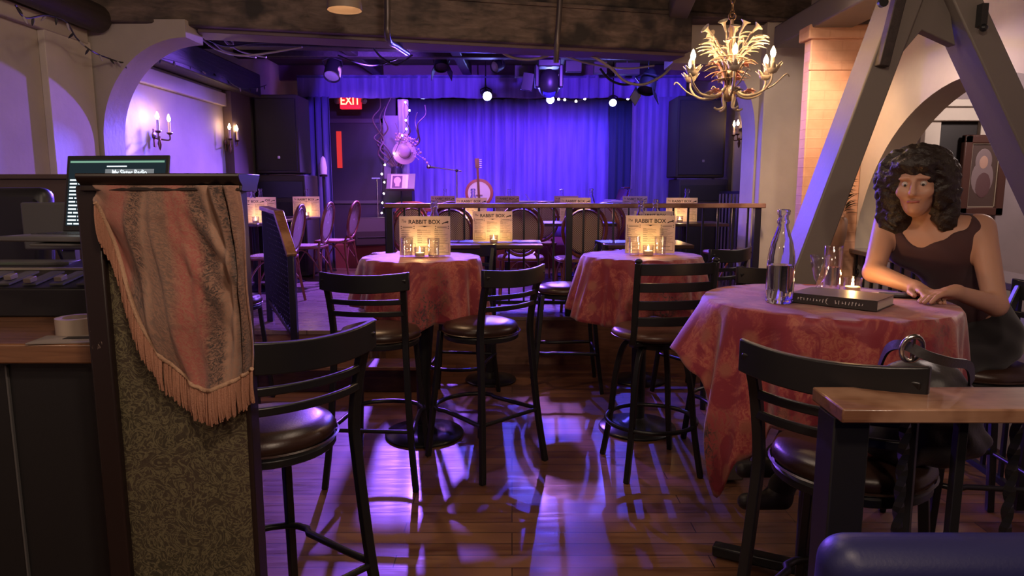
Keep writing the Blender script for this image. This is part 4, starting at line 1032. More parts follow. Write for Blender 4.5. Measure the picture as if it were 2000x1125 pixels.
ch.location.y += .30; ch.location.x -= .16
pz = thing('low_partition', 'dark brown low partition behind the sound desk', 'partition', (-2.2, 3.65, 0), world=True)
MB().box2((NX + .01, 3.62, 0), (-2.22, 3.72, 1.575)).build('board', M['brown'], pz, bevel=.005); MB().box2((NX + .01, 3.60, 1.565), (-2.2, 3.74, 1.59)).build('cap', M['brown'], pz, bevel=.005)
mo = thing('monitor', 'back of a small grey desk screen beside the laptop', 'monitor', (-1.80, 2.75, zc), world=True)
MB().box((-1.80, 2.75, zc + .265), (.32, .03, .19)).build('casing', M['plasticgrey'], mo, bevel=.008); MB().box((-1.80, 2.78, zc + .1), (.05, .03, .2)).build('neck', M['plasticgrey'], mo); MB().box((-1.80, 2.76, zc + .006), (.2, .10, .012)).build('base', M['plasticgrey'], mo, bevel=.003)

# ---------------------------------------------------------------- wooden ledge at the front and the padded chair
rg = thing('ledge_railing', 'railing with polished wooden ledge on twisted iron bars beside the stool with the bag', 'railing', (1.1, 1.47, 0), world=True)
MB().prism([(.698, 1.388), (.705, 1.553), (2.2, 1.553), (2.2, 1.381)], lambda x, y, t: (x, y, t), 1.02, 1.052).build('ledge', M['railwood'], rg, bevel=.004)
MB().box2((.702, 1.43, 0), (.782, 1.51, 1.02)).build('post', M['timber'] if False else M['blackmetal'], rg, bevel=.004)
MB().box2((.74, 1.455, .10), (2.2, 1.495, .14)).build('bottom_rail', M['blackmetal'], rg, bevel=.003)
for x in (.885, 1.135, 1.385, 1.635):
    mb = MB(); n = 70; vs = []
    for i in range(n + 1):
        z = .14 + .88 * i / n; a0 = i * .42
        for j in range(4):
            a = a0 + j * PI / 2; vs.append((x + .0125 * math.cos(a), 1.475 + .0125 * math.sin(a), z))
    mb.add(vs, [(i * 4 + j, i * 4 + (j + 1) % 4, (i + 1) * 4 + (j + 1) % 4, (i + 1) * 4 + j) for i in range(n) for j in range(4)]); mb.build('twisted_baluster', M['blackmetal'], rg, smooth=20)
for x in (1.01, 1.26, 1.51): MB().box((x, 1.475, .58), (.022, .022, .88)).build('plain_baluster', M['blackmetal'], rg, bevel=.002)
PCX = .06; pc = thing('padded_chair', 'dark blue padded chair whose rounded back shows at the bottom edge below the ledge', 'chair', (.85, 1.0, 0), world=True)
blk((.97, 1.13, .61), (.86, .11, .60), 'backrest', mat('navy_leather', (.018, .018, .085), .45, bump=.05, bscale=140), pc, Matrix.Rotation(.05, 3, 'X'), .052, 8)
blk((.97, .86, .40), (.80, .52, .12), 'seat', bpy.data.materials['navy_leather'], pc, None, .03)
for x in (.63, 1.31):
    for y in (.66, 1.12): MB().box((x, y, .19), (.04, .04, .38)).build('leg', M['darkwood'], pc, bevel=.004)
# bag on the stool
bg = thing('shoulder_bag', 'dark leather shoulder bag with silver buckle slung over the bar stool beside the ledge', 'bag', (1.02, 1.80, .82), world=True)
I3 = Matrix.Identity(3)
mbg = sdf_mesh([('e', (1.07, 1.72, .93), (.15, .085, .13), I3, .03), ('e', (1.08, 1.72, .86), (.17, .09, .06), I3, .04), ('e', (1.05, 1.73, 1.02), (.11, .05, .05), I3, .03), ('c', (.98, 1.72, 1.0), (1.16, 1.74, .98), .03, .03, .02)], (.84, 1.58, .78), (1.28, 1.86, 1.12), .008,
    lambda x, y, z: .006 * np.sin(x * 60 + z * 20) * np.sin(z * 45 + y * 30))
mbg.build('body', M['bagleather'], bg, smooth=180)
st_ = [(.93, 1.69, 1.04), (.90, 1.60, 1.13), (.905, 1.54, 1.155), (.935, 1.50, 1.14), (1.0, 1.52, 1.12), (1.1, 1.6, 1.09), (1.18, 1.7, 1.02)]
MB().tube(smooth_path(st_, 8), .016, 4, flat=.25, rot0=PI / 4).build('strap', M['bagleather'], bg, smooth=50)
MB().tube([(.915 + .024 * math.cos(a), 1.525 - .006 * math.sin(a), 1.150 + .03 * math.sin(a)) for a in [2 * PI * k / 20 for k in range(20)]], .006, 8, closed=True).box((.915, 1.522, 1.15), (.006, .008, .058)).build('buckle', M['silver'], bg, smooth=60)
# ---------------------------------------------------------------- loudspeakers
def speaker(loc, w, d, h, label, sub=False):
    t = thing('subwoofer' if sub else 'loudspeaker', label, 'speaker', loc)
    MB().box((0, 0, h / 2 + .01), (w, d, h - .02)).build('cabinet', M['speaker'], t, bevel=.015)
    if sub:
        MB().box((0, -d / 2 - .008, h * .40), (w - .06, .02, h * .68)).build('grille', M['grille'], t, bevel=.006)
        MB().box((0, -d / 2 - .004, h * .86), (w - .05, .012, h * .16)).build('port', M['plastic'], t, bevel=.004)
    else:
        MB().box((0, -d / 2 - .008, h * .5), (w - .05, .02, h - .10)).build('grille', M['grille'], t, bevel=.006)
        MB().box((w * .05, -d / 2 - .02, h * .22), (.03, .006, .03)).build('badge', M['silver'], t)
    for sx in (-1, 1):
        MB().cyl((sx * w * .4, 0, 0), .02, .012, 10).build('foot', M['plastic'], t)
    return t
speaker((-2.86, 8.76, DZ), .64, .56, 1.27, 'black subwoofer on the deck under the loudspeaker next to the lamp wall', True)
speaker((-2.87, 8.74, DZ + 1.27), .54, .50, .96, 'tall black loudspeaker stacked beside the lamp wall')
speaker((2.36, 8.80, DZ), .60, .60, 1.22, 'black subwoofer on the deck under the loudspeaker below the chandelier', True)
speaker((2.32, 8.80, DZ + 1.22), .60, .52, 1.0, 'tall black loudspeaker stacked near the small wall arch')
mw = thing('floor_monitor', 'wedge-shaped stage monitor speaker lying at the stage edge beside the wicker chair', 'speaker', (-2.02, 9.72, SZ), R(20))
MB().prism([(-.30, 0), (.30, 0), (.30, .14), (.16, .38), (-.16, .38), (-.30, .20)], lambda x, z, t: (t, x, z), -.25, .25).build('cabinet', M['speaker'], mw, bevel=.02)
MB().box((0, -.235, .20), (.42, .02, .22), Matrix.Rotation(-.65, 3, 'X')).build('grille', M['grille'], mw)
MB().cyl((.252, .02, .17), .03, .004, 16, Matrix.Rotation(PI / 2, 3, 'Y')).build('side_socket', M['plastic'], mw)

# ---------------------------------------------------------------- stage equipment
ex = thing('exit_sign', 'red lit EXIT sign above the stage door, tucked under the valance', 'sign', aty(685, 197, 10.0), world=True)
e0 = aty(685, 197, 10.0)
MB().box(e0, (.30, .07, .23)).build('housing', mat('exit_housing', (.45, .05, .06), .4, emit=(1, .02, .03), es=.55), ex, bevel=.008)
m = text_mesh('EXIT', .17, 'exit', bold=.003, sx=.82); m.xf(Matrix.Translation((e0.x, e0.y - .0365, e0.z - .055)) @ RXX); m.build('lettering', emis('exit_letters', (1, .12, .08), 6), ex, smooth=0)
MB().box(e0 + V(0, .03, .2), (.04, .03, .2)).build('bracket', M['plasticgrey'], ex)
for s_ in (-1, 1): MB().ball(e0 + V(s_ * .19, -.01, .0), .045, 12, 8).build('emergency_lamp', mat('emergency_lamp', (.25, .2, .22), .3) if s_ < 0 else bpy.data.materials['emergency_lamp'], ex)
rs = lone(MB().box((0, 0, .27), (.075, .02, .54)), 'exit_reflection', mat('exit_glow', (.65, .05, .03), .35, emit=(1, .05, .03), es=.35), 'narrow vertical strip of red exit-sign glow on the dark stage door', 'reflection', bevel=.004)  # red reflection of the exit sign, built as a faintly glowing strip
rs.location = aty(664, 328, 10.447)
# microphone on boom
def mic(loc, label, h, boom_dir=None):
    t = thing('microphone_stand', label, 'microphone stand', loc)
    for k in range(3):
        a = k * 2 * PI / 3 + .4; MB().tube([(0, 0, .12), (.26 * math.cos(a), .26 * math.sin(a), .012)], .008, 8).build('leg', M['silver'], t)
    MB().tube([(0, 0, .05), (0, 0, h)], .010, 10).build('pole', M['silver'], t)
    if boom_dir:
        dx, dz = boom_dir; L = math.hypot(dx, dz)
        MB().tube([(-dx * .22, 0, h - dz * .22), (dx, 0, h + dz)], .008, 8).build('boom', M['silver'], t)
        b = MB().tube([(dx * .93, 0, h + dz * .93), (dx * 1.18, 0, h + dz * 1.18)], [.012, .02], 12).build('microphone', M['plasticgrey'], t)
        MB().ball((dx * 1.22, 0, h + dz * 1.22), .033, 12, 8).build('mesh_head', M['silver'], b)
        MB().ball((0, 0, h), .022, 10, 6).build('clutch', M['plastic'], t)
    return t
p = aty(892, 333, 10.0); mic((p.x, 10.0, SZ), 'boom microphone stand reaching sideways before the violet curtain', p.z - SZ, (-.33, .045))
p = aty(736, 348, 9.85); t = mic((p.x, 9.85, SZ), 'straight pale pole stand beside the stage door and fairy lights', p.z - SZ)
MB().box((-.01, 0, p.z - SZ), (.12, .03, .016)).build('top_bar', M['silver'], t)
p = aty(632, 345, 9.2); t = thing('candle_stand', 'tall slim stand topped with a pale cone-shaped lamp before the blue side curtain', 'stand', (p.x, 9.2, DZ))
zz = p.z - DZ
MB().lathe([(.001, 0), (.13, 0), (.12, .02), (.02, .04), (.012, .08), (.012, zz), (.001, zz)], 16).build('pole', M['plastic'], t)
MB().lathe([(.001, zz), (.05, zz), (.055, zz + .02), (.02, zz + .03), (.001, zz + .03)], 16).build('tray', M['plastic'], t)
MB().lathe([(.001, zz + .03), (.045, zz + .03), (.05, zz + .12), (.03, zz + .24), (.001, zz + .27)], 16).build('lamp', mat('pale_cone', (.6, .55, .65), .5), t, smooth=60)
# banjo
p = aty(936, 377, 10.15); bj = thing('banjo', 'round pale banjo with reddish rim standing upright on the stage', 'banjo', (p.x, 10.15, SZ), world=True)
C = V(p.x, 10.15, p.z); ry = Matrix.Rotation(PI / 2, 3, 'X')
MB().lathe([(.150, -.03), (.205, -.03), (.21, -.01), (.205, .045), (.166, .05), (.166, -.03)], 40, C, ry, closed=True).build('rim', mat('banjo_rim', (.40, .10, .06), .35), bj, smooth=50)
MB().lathe([(.001, .046), (.165, .046), (.165, .040), (.001, .040)], 40, C, ry).build('drum_head', mat('drum_skin', (.82, .68, .66), .5), bj)
nx = -.02
MB().bar(C + V(-.0, -.052, -.12), C + V(nx, -.06, .36), .034, .02, (0, 1, 0)).build('neck', M['rattan'], bj, bevel=.004)
hd = MB().bar(C + V(nx, -.06, .36), C + V(nx - .01, -.055, .50), .062, .016, (0, 1, 0)).build('headstock', M['rattan'], bj, bevel=.004)
for k in range(5): MB().box(C + V(nx + .045, -.06, .37 + k * .028), (.035, .012, .010)).build('tuning_peg', M['white'], hd)
MB().bar(C + V(-.05, -.066, -.03), C + V(.05, -.066, -.03), .012, .01).build('bridge', M['rattan'], bj)
b = MB(); [b.tube([C + V(0, .0, -.15), (C.x + .2 * math.cos(a), C.y + .2 * math.sin(a), SZ + .01)], .009, 6) for a in (.5, 2.6, 4.7)]; b.build('stand_legs', M['plastic'], bj)
# orange guitar lying on a stand
p = aty(800, 396, 9.98); gu = thing('guitar', 'orange rounded guitar body showing above the deck rail by the music stand', 'guitar', (p.x, 9.98, SZ), world=True)
Cg = V(p.x, 9.98, p.z - .10)
ol = []
for k in range(48):
    a = 2 * PI * k / 48; r = .17 + .045 * math.cos(2 * a) ; ol.append((math.cos(a) * r * 1.25, math.sin(a) * r * .95))
MB().prism(ol, lambda x, z, t: (Cg.x + x, Cg.y + t, Cg.z + z), -.05, .05).build('body', mat('orange_lacquer', (.75, .16, .05), .3, coat=.3), gu, smooth=40, bevel=.01)
MB().cyl(Cg + V(.03, -.05, .0), .05, .004, 20, ry).build('sound_hole', M['plastic'], gu)
MB().bar(Cg + V(.10, -.06, .02), Cg + V(.62, -.05, -.04), .05, .02, (0, 1, 0)).build('neck', M['rattan'], gu, bevel=.004)
b = MB(); [b.tube([Cg + V(x, .0, -.12), (Cg.x + x * 1.2, Cg.y + y, SZ + .01)], .010, 6) for x in (-.14, .14) for y in (-.15, .15)]; b.build('stand_legs', M['plastic'], gu)
# music stand with sheets
p = aty(783, 356, 9.75); ms = thing('music_stand', 'black music stand holding a picture sheet before the flower arrangement', 'music stand', (p.x, 9.75, SZ))
hz = p.z - SZ; tl = Matrix.Translation((0, 0, hz)) @ Matrix.Rotation(-.55, 4, 'X')
MB().box((0, 0, 0), (.40, .012, .28)).box((0, -.03, -.14), (.40, .06, .008)).xf(tl).build('desk', mat('stand_grey', (.16, .13, .17), .45), ms, bevel=.004)
sh_ = MB().box((-.02, -.010, .0), (.24, .003, .24)).xf(tl).build('sheet', mat('sheet_white', (.62, .5, .56), .7), ms)
MB().box((-.05, -.012, .0), (.14, .002, .20)).xf(tl).build('picture', mat('sheet_dark', (.10, .05, .10), .6), sh_)
MB().ball((-.05, -.013, .02), (.05, .002, .06), 10, 8).box((-.045, -.013, -.05), (.06, .003, .05)).xf(tl).build('portrait', mat('sheet_pink', (.7, .4, .5), .6), sh_)
MB().box((.085, -.013, 0), (.035, .002, .23)).xf(tl).build('margin', mat('sheet_bright', (.8, .6, .65), .6), sh_)
MB().tube([(0, .02, .05), (0, .02, hz)], .011, 8).build('pole', M['plastic'], ms)
for k in range(3):
    a = k * 2 * PI / 3 + .9; MB().tube([(0, .02, .15), (.24 * math.cos(a), .02 + .24 * math.sin(a), .01)], .009, 6).build('leg', M['plastic'], ms)
# keyboard
p = aty(1042, 392, 10.0); kb = thing('keyboard', 'electronic keyboard on a stand at the middle of the stage', 'keyboard', (p.x, 10.0, SZ), world=True)
MB().box((p.x, 10.0, p.z - .05), (.62, .28, .08)).build('body', M['plasticgrey'], kb, bevel=.01)
MB().box((p.x, 9.93, p.z - .006), (.56, .13, .012)).build('keys', M['white'], kb)
for s_ in (-1, 1): MB().bar((p.x - s_ * .22, 10.0, p.z - .09), (p.x + s_ * .22, 10.0, SZ + .02), .03, .03, (0, 1, 0)).build('leg', M['plastic'], kb)
MB().bar((p.x - .05, 9.95, p.z), (p.x - .12, 9.95, p.z + .10), .008, .008, (0, 1, 0)).build('cable', M['cable'], kb)
# piano at the right
p = aty(1222, 398, 10.1); pi_ = thing('upright_piano', 'dark red upright piano seen end-on beside the blue side curtain', 'piano', (p.x, 10.1, SZ), world=True)
px_ = p.x
MB().prism([(-.27, .0), (.30, .0), (.30, .62), (.26, .78), (.02, .78), (-.04, .58), (-.27, .54)], lambda x, z, t: (px_ + x, 10.1 + t, SZ + z), -.1, .8).build('case', mat('piano_lacquer', (.16, .035, .045), .25, coat=.4), pi_, bevel=.012)
MB().box((px_ - .14, 10.45, SZ + .60), (.17, .8, .03)).build('keys', M['white'], pi_)
MB().box((px_ + .12, 10.05, SZ + .80), (.36, .25, .02)).build('lid', bpy.data.materials['piano_lacquer'], pi_, bevel=.004)
# willow arrangement
base = aty(778, 352, 10.3); ar = thing('branch_arrangement', 'curly willow branches with pink blossom sprays on a black plinth beside the stage door', 'flower arrangement', (base.x, 10.3, SZ), world=True)
MB().box2((base.x - .22, 10.16, SZ), (base.x + .22, 10.44, base.z + .02)).build('plinth', M['plastic'], ar, bevel=.008)
vb = base + V(-.02, 0, .02)
MB().lathe([(.05, 0), (.09, .06), (.08, .15), (.06, .18)], 16, vb).build('vase', mat('vase_dark', (.05, .04, .05), .4), ar)
rnd = random.Random(21)
for (bx, by) in ((742, 190), (752, 208), (765, 188), (772, 240), (830, 205), (815, 220), (790, 200), (747, 245)):
    tip = aty(bx, by, 10.2 + rnd.uniform(-.1, .1)); st0 = vb + V(rnd.uniform(-.04, .04), 0, .12); pts = []
    for k in range(8):
        t = k / 7; q = st0.lerp(tip, t); w = .07 * math.sin(PI * t) ; pts.append(q + V(w * math.sin(k * 2.2 + bx) - .16 * math.sin(PI * t) * (1 if bx < 770 else -.6), w * math.cos(k * 1.9), 0))
    pth = smooth_path(pts, 5); MB().tube(pth, [.017 * (1 - .7 * i / len(pth)) for i in range(len(pth))], 7).build('branch', mat('willow_bark', (.26, .15, .16), .6) if bx == 742 else bpy.data.materials['willow_bark'], ar, smooth=60)
fl = MB()
for k in range(9):
    a = rnd.uniform(-.3, 1.3); st0 = vb + V(.06, -.3, .42 + rnd.uniform(0, .35)); L = rnd.uniform(.22, .44); d = V(math.cos(a), rnd.uniform(-.3, .3), math.sin(a) * .6)
    for j in range(11):
        t = j / 10; q = st0 + d * (L * t) + V(0, 0, -.16 * t * t * L / .3); fl.ball(q + V(rnd.uniform(-.015, .015), rnd.uniform(-.015, .015), rnd.uniform(-.015, .015)), rnd.uniform(.010, .019), 6, 4)
    fl.tube([st0 + d * (L * t / 5) + V(0, 0, -.16 * (t / 5) ** 2 * L / .3) for t in range(6)], .003, 4)
fl.build('blossom_spray', mat('pink_blossom', (.72, .36, .52), .6), ar)
p = aty(790, 298, 9.98); ht = thing('straw_hat', 'pale pink wide-brimmed hat propped among the willow branches', 'hat', (p.x, p.y, p.z), world=True)
hr = Matrix.Rotation(PI / 2 - .2, 3, 'X') @ Matrix.Rotation(.2, 3, 'Y')
MB().lathe([(.005, .10), (.06, .095), (.082, .07), (.088, .01), (.10, .0), (.165, -.012), (.17, -.008), (.165, -.004), (.10, .006), (.092, .012)], 32, p, hr).build('brim_and_crown', mat('straw_pink', (.66, .40, .52), .8, bump=.3, bscale=200), ht, smooth=60)
MB().lathe([(.0885, .012), (.0905, .012), (.088, .035), (.086, .035)], 32, p, hr, closed=True).build('band', mat('hat_band', (.35, .16, .3), .7), ht)
# draped pale column behind it
q0_ = aty(790, 352, 10.52); dp = lone(MB().grid(lambda u, v: (q0_.x + .075 * math.cos(u * 2 * PI) * (1 + .10 * math.sin(u * 34)) , 10.52 + .075 * math.sin(u * 2 * PI) * (1 + .10 * math.sin(u * 34)), SZ + v * 2.1), 60, 12), 'draped_pole', mat('white_gauze', (.55, .52, .5), .8), 'pale gauze-wrapped pole rising behind the willow branches', 'pole', (q0_.x, 10.52, SZ), smooth=180, solid=.004)
# fairy lights
led = emis('fairy_led', (1, .86, .75), 25); n_ = 0
fs_ = thing('fairy_lights', 'string of small white fairy lights running down beside the stage door and willow branches', 'string lights', aty(748, 420, 9.9), world=True)
pts = [aty(x, y, 9.92) for x, y in ((792, 200), (800, 216), (793, 235), (794, 252), (786, 265), (770, 300), (752, 322), (746, 340), (751, 356), (750, 378), (747, 396), (746, 416))]
MB().tube(smooth_path(pts, 4), .004, 5).build('wire', M['cableblack'], fs_)
for q in pts: MB().ball(q + V(0, -.01, 0), .013, 8, 6).build('bulb', led, fs_)
f2 = thing('fairy_lights', 'string of tiny lights along the hem under the valance between the stage lamps', 'string lights', aty(1100, 195, 9.8), world=True)
pts = [aty(x, y, 9.8) for x, y in ((1085, 190), (1091, 194), (1103, 195), (1125, 198), (1142, 193), (1170, 186), (1200, 186), (1226, 193), (1234, 192))]
MB().tube(smooth_path(pts, 3), .004, 5).build('wire', M['cableblack'], f2)
for i, q in enumerate(pts):
    if i not in (0, 5, 6): MB().ball(q + V(0, -.01, 0), .017, 8, 6).build('bulb', led, f2)

# ---------------------------------------------------------------- stage lamps
lens_on = emis('stage_lamp_lens', (.26, .30, 1.0), 150)
def par(name, lens, tgt, r, label, on, L=.26, barn=False, mlens=None):
    t = thing(name, label, 'stage light', lens); d = (Vector(tgt) - Vector(lens)).normalized()
    t.rotation_euler = d.to_track_quat('Z', 'Y').to_euler()
    MB().lathe([(.001, -L), (r * .6, -L), (r * .85, -L * .75), (r, -L * .35), (r * 1.02, 0), (r * .95, 0), (r * .9, -.03), (.001, -.03)], 24).build('housing', M['plastic'], t, smooth=50)
    MB().lathe([(.001, -.012), (r * .9, -.02), (r * .9, -.026), (.001, -.022)], 24).build('lens', lens_on if on else (mlens or mat('dead_lens', (.35, .36, .32), .15)), t, smooth=60)
    MB().tube([(r * 1.05, 0, -L * .5), (r * 1.2, r * .9, -L * .5), (0, r * 1.5, -L * .5), (-r * 1.2, r * .9, -L * .5), (-r * 1.05, 0, -L * .5)], .009, 6).build('yoke', M['plastic'], t)
    M3 = t.rotation_euler.to_matrix(); c0 = Vector(lens) - d * (L * .5); top_ = V(c0.x, c0.y, CZ)
    MB().tube([M3.transposed() @ (q_ - Vector(lens)) for q_ in (c0 + V(0, 0, r * .8), top_)], .008, 6).build('hanger', M['plastic'], t)
    if barn:
        for s_ in (-1, 1): MB().box((s_ * r * 1.15, 0, .06), (.006, r * 1.8, .14), Matrix.Rotation(s_ * .35, 3, 'Y')).build('barn_door', M['plastic'], t)
    return t
LAMPS = []
for px, py, r, l in ((952, 188, .062, 'brightest stage lamp shining straight out under the valance'), (1075, 195, .055, 'bright stage lamp below the big hanging fixture'), (1197, 201, .05, 'stage lamp shining nearest the blue side curtain')):
    q = aty(px, py, 9.32); tg = V((.95, .5, .6)[len(LAMPS)], 3.6, (.55, .3, .4)[len(LAMPS)]); par('stage_lamp', q, tg, r, l, True); LAMPS.append((q, tg))
q = aty(826, 189, 9.75); par('stage_lamp', q, q + V(.0, -.4, -.6), .05, 'small blue stage lamp peeping under the valance by the willow', True)
par('stage_lamp', aty(648, 150, 8.2), aty(648, 150, 8.2) + V(-.02, -.75, -1.0), .095, 'unlit par can lamp hanging before the valance above the exit sign', False, .34)
par('barn_lamp', aty(862, 133, 8.4), aty(862, 133, 8.4) + V(.1, -.6, -1.0), .085, 'unlit barn-door lamp hanging above the valance near the conduit', False, .16, True, M['plastic'])
par('barn_lamp', aty(965, 131, 8.6), aty(965, 131, 8.6) + V(-.8, -.8, -.4), .07, 'small lamp with pale face above the brightest stage lamp', False, .16)
q = aty(1072, 160, 8.3); mh = thing('moving_light', 'bulky dark moving-head light hanging below the conduit end', 'stage light', q, world=True)
MB().box(q + V(0, 0, .20), (.26, .22, .08)).build('base', M['plastic'], mh, bevel=.01); MB().tube([q + V(0, 0, .22), V(q.x, q.y, CZ)], .015, 8).build('hanger', M['plastic'], mh)
for s_ in (-1, 1): MB().box(q + V(s_ * .14, 0, .06), (.05, .14, .26)).build('yoke_arm', M['plastic'], mh, bevel=.012)
MB().ball(q + V(0, 0, -.02), (.13, .12, .17), 18, 12).build('head', M['plastic'], mh, smooth=60); MB().cyl(q + V(0, -.06, -.15), .075, .03, 20, Matrix.Rotation(.7, 3, 'X')).build('lens', mat('blue_lens', (.05, .06, .3), .1), mh)
MB().box(q + V(-.25, 0, .0), (.13, .06, .20), Matrix.Rotation(.15, 3, 'Y')).build('barn_door', M['plastic'], mh, bevel=.004)
par('barn_lamp', aty(1262, 178, 7.9), aty(1262, 178, 7.9) + V(-.3, -.5, -1.2), .10, 'dark barn-door lamp hanging in front of the valance end near the chandelier', False, .26, True, M['plastic'])
for i, (x, y, w) in enumerate(((1120, 130, .2), (1172, 133, .16), (1225, 135, .3), (1018, 140, .16))):
    q = aty(x, y, 8.9); lone(MB().box((0, 0, 0), (w, .12, .14)).tube([(0, 0, .05), (0, 0, CZ - q.z)], .01, 6), 'lamp_box', M['plasticgrey'], ['grey ballast box above the valance, nearest the moving light', 'grey ballast box above the valance, second along from the moving light', 'wide grey ballast box above the valance nearest the chandelier', 'small grey ballast box above the valance by the brightest lamp'][i], 'box', bevel=.01).location = q

# ---------------------------------------------------------------- ceiling clutter
def cable(name, pts, r, m, label, cat='cable'): 
    P = smooth_path(pts, 8); return lone(MB().tube(P, r, 7), name, m, label, cat, tuple(P[0]), smooth=60)
A_ = lambda x, y, Y: aty(x, y, Y)
cable('conduit_pipe', [A_(757, -60, 4.9), A_(757, 30, 4.9), A_(758, 76, 4.95), A_(775, 90, 5.4), A_(796, 104, 6.2)], .022, M['pipe'], 'conduit running down the cross beam then bending away under it', 'pipe')
cable('conduit_pipe', [A_(1097, -60, 5.4), A_(1092, 30, 5.4), A_(1088, 80, 5.4), A_(1086, 122, 5.45)], .022, M['pipe'], 'straight conduit down the face of the cross beam', 'pipe')
cable('hanging_cable', [A_(1152, 107, 6.0), A_(1190, 130, 6.1), A_(1220, 158, 6.2), A_(1255, 165, 6.2), A_(1290, 150, 6.3), A_(1308, 134, 6.4)], .012, M['cable'], 'thick pale cable sagging deepest beneath the cross beam by the chandelier')
cable('hanging_cable', [A_(970, 95, 5.9), A_(1000, 112, 6), A_(1040, 116, 6.0), A_(1078, 106, 6.0)], .012, M['cable'], 'pale cable looping under the beam to the straight conduit')
cable('hanging_cable', [A_(1094, 106, 6.0), A_(1150, 124, 6.3), A_(1220, 134, 6.4), A_(1278, 128, 6.4)], .009, M['cable'], 'thin pinkish cable slack along the underside of the beam')
cable('hanging_cable', [A_(1172, 134, 7), A_(1190, 155, 7), A_(1215, 165, 7.1), A_(1240, 163, 7.2)], .012, M['cableblack'], 'short black cable sagging toward the barn-door lamp')
cable('hanging_cable', [A_(728, 92, 6.6), A_(745, 112, 6.8), A_(775, 127, 7), A_(805, 108, 6.9)], .010, M['cableblack'], 'black cable drooping before the valance beneath the bent conduit')
cable('hanging_cable', [A_(660, 108, 7.4), A_(700, 124, 7.4), A_(735, 128, 7.4), A_(775, 115, 7.4)], .008, M['cableblack'], 'thin black cable drooping beside the par can lamp')
for i, pts in enumerate((((388, 70), (420, 95), (465, 108), (520, 104), (590, 92)), ((395, 72), (440, 90), (500, 84), (560, 82)), ((400, 68), (450, 78), (452, 92), (440, 80), (470, 100), (520, 112)), ((330, 85), (365, 90), (400, 72), (440, 100), (500, 112)))):
    cable('loose_cable', [A_(x, y, 5.6 + .15 * i) for x, y in pts], .008, M['cable'] if i != 1 else M['cableblack'], ['grey cable draped in a long curve by the arch top', 'black cable along the beam end by the arch top', 'grey cable with a small loop by the arch top', 'grey cable trailing from inside the arch to the beam'][i])
def fairy(pts, Y, label, n, br=.010):
    P = [A_(x, y, Yy) for x, y, Yy in pts]; path = smooth_path(P, 10); t = thing('string_lights', label, 'string lights', tuple(P[0]), world=True)
    MB().tube(path, .005, 5).build('wire', M['cableblack'], t); m_ = bpy.data.materials.get('clear_minibulb') or mat('clear_minibulb', (.35, .30, .32), .25)
    for k in range(n):
        q = path[int((k + .5) / n * (len(path) - 1))]; b = MB().lathe([(.001, 0), (.006, -.004), (.0075, -.02), (.005, -.035), (.001, -.045)], 8, q, Matrix.Rotation(random.uniform(-.9, .9), 3, 'Y')); b.build('bulb', m_ if k % 2 else M['cableblack'], t)
fairy([(30, 10, 3.6), (50, 35, 3.7), (90, 30, 4.0), (128, 42, 4.2), (150, 75, 4.5), (180, 100, 4.6), (215, 115, 4.85), (240, 122, 4.95), (256, 116, 5.0)], 0, 'unlit string of mini lights sagging from the log beam to the plaster arch', 14)
fairy([(272, 98, 5.3), (300, 110, 5.8), (350, 122, 6.3), (400, 140, 6.8), (430, 146, 7.2), (465, 170, 7.5), (500, 172, 7.8), (520, 166, 8.0)], 0, 'unlit string of mini lights running along the wall beam above the lamps', 13)
pn_ = thing('pendant_lamp', 'round metal pendant shade glowing warm inside below the cross beam', 'pendant lamp', aty(673, 22, 4.3), world=True)
c_ = aty(673, 20, 4.3)
MB().lathe([(.105, 0), (.095, .10), (.05, .17), (.02, .19), (.02, .26), (.015, .26), (.015, .185), (.045, .165), (.09, .098), (.1015, 0)], 32, c_, cap=False).build('shade', mat('shade_metal', (.20, .15, .12), .5), pn_, smooth=60)
MB().tube([c_ + V(0, 0, .25), (c_.x, c_.y, CZ)], .005, 6).build('cord', M['cableblack'], pn_)
MB().ball(c_ + V(0, 0, .095), .030, 14, 10).build('bulb', emis('pendant_bulb', (1, .6, .3), 30), pn_)
PEND = c_
# ---------------------------------------------------------------- chandelier
cc = V(1.11, 3.6, 0); cz = 2.10
cd_ = thing('chandelier', 'ornate gilt chandelier of metal leaves and trumpet flowers with lit candle bulbs', 'chandelier', (cc.x, cc.y, 1.93), world=True)
gm = M['gilt']
def L3(r, a, z): return V(cc.x + r * math.cos(a), cc.y + r * math.sin(a), z)
MB().lathe([(.001, 1.955), (.02, 1.96), (.035, 2.0), (.02, 2.04), (.016, 2.10), (.03, 2.16), (.018, 2.22), (.012, 2.30), (.008, 2.36), (.001, 2.36)], 16, (cc.x, cc.y, 0)).build('stem', mat('gilt_dark', (.22, .14, .09), .45, .4), cd_, smooth=60)
chn = MB(); z = 2.37; k = 0
while z < 3.18:
    rot = Matrix.Rotation(k * PI / 2, 3, 'Z'); pts = [V(cc.x, cc.y, z + .02) + rot @ V(.010 * math.cos(a), 0, .021 * math.sin(a)) for a in [2 * PI * j / 12 for j in range(12)]]; chn.tube(pts, .0032, 5, closed=True); z += .033; k += 1
chn.tube([V(cc.x + .018 * math.cos(a), cc.y, 2.375 + .018 * math.sin(a)) for a in [2 * PI * j / 16 for j in range(16)]], .004, 6, closed=True)
chn.build('chain', M['brass'], cd_, smooth=60)
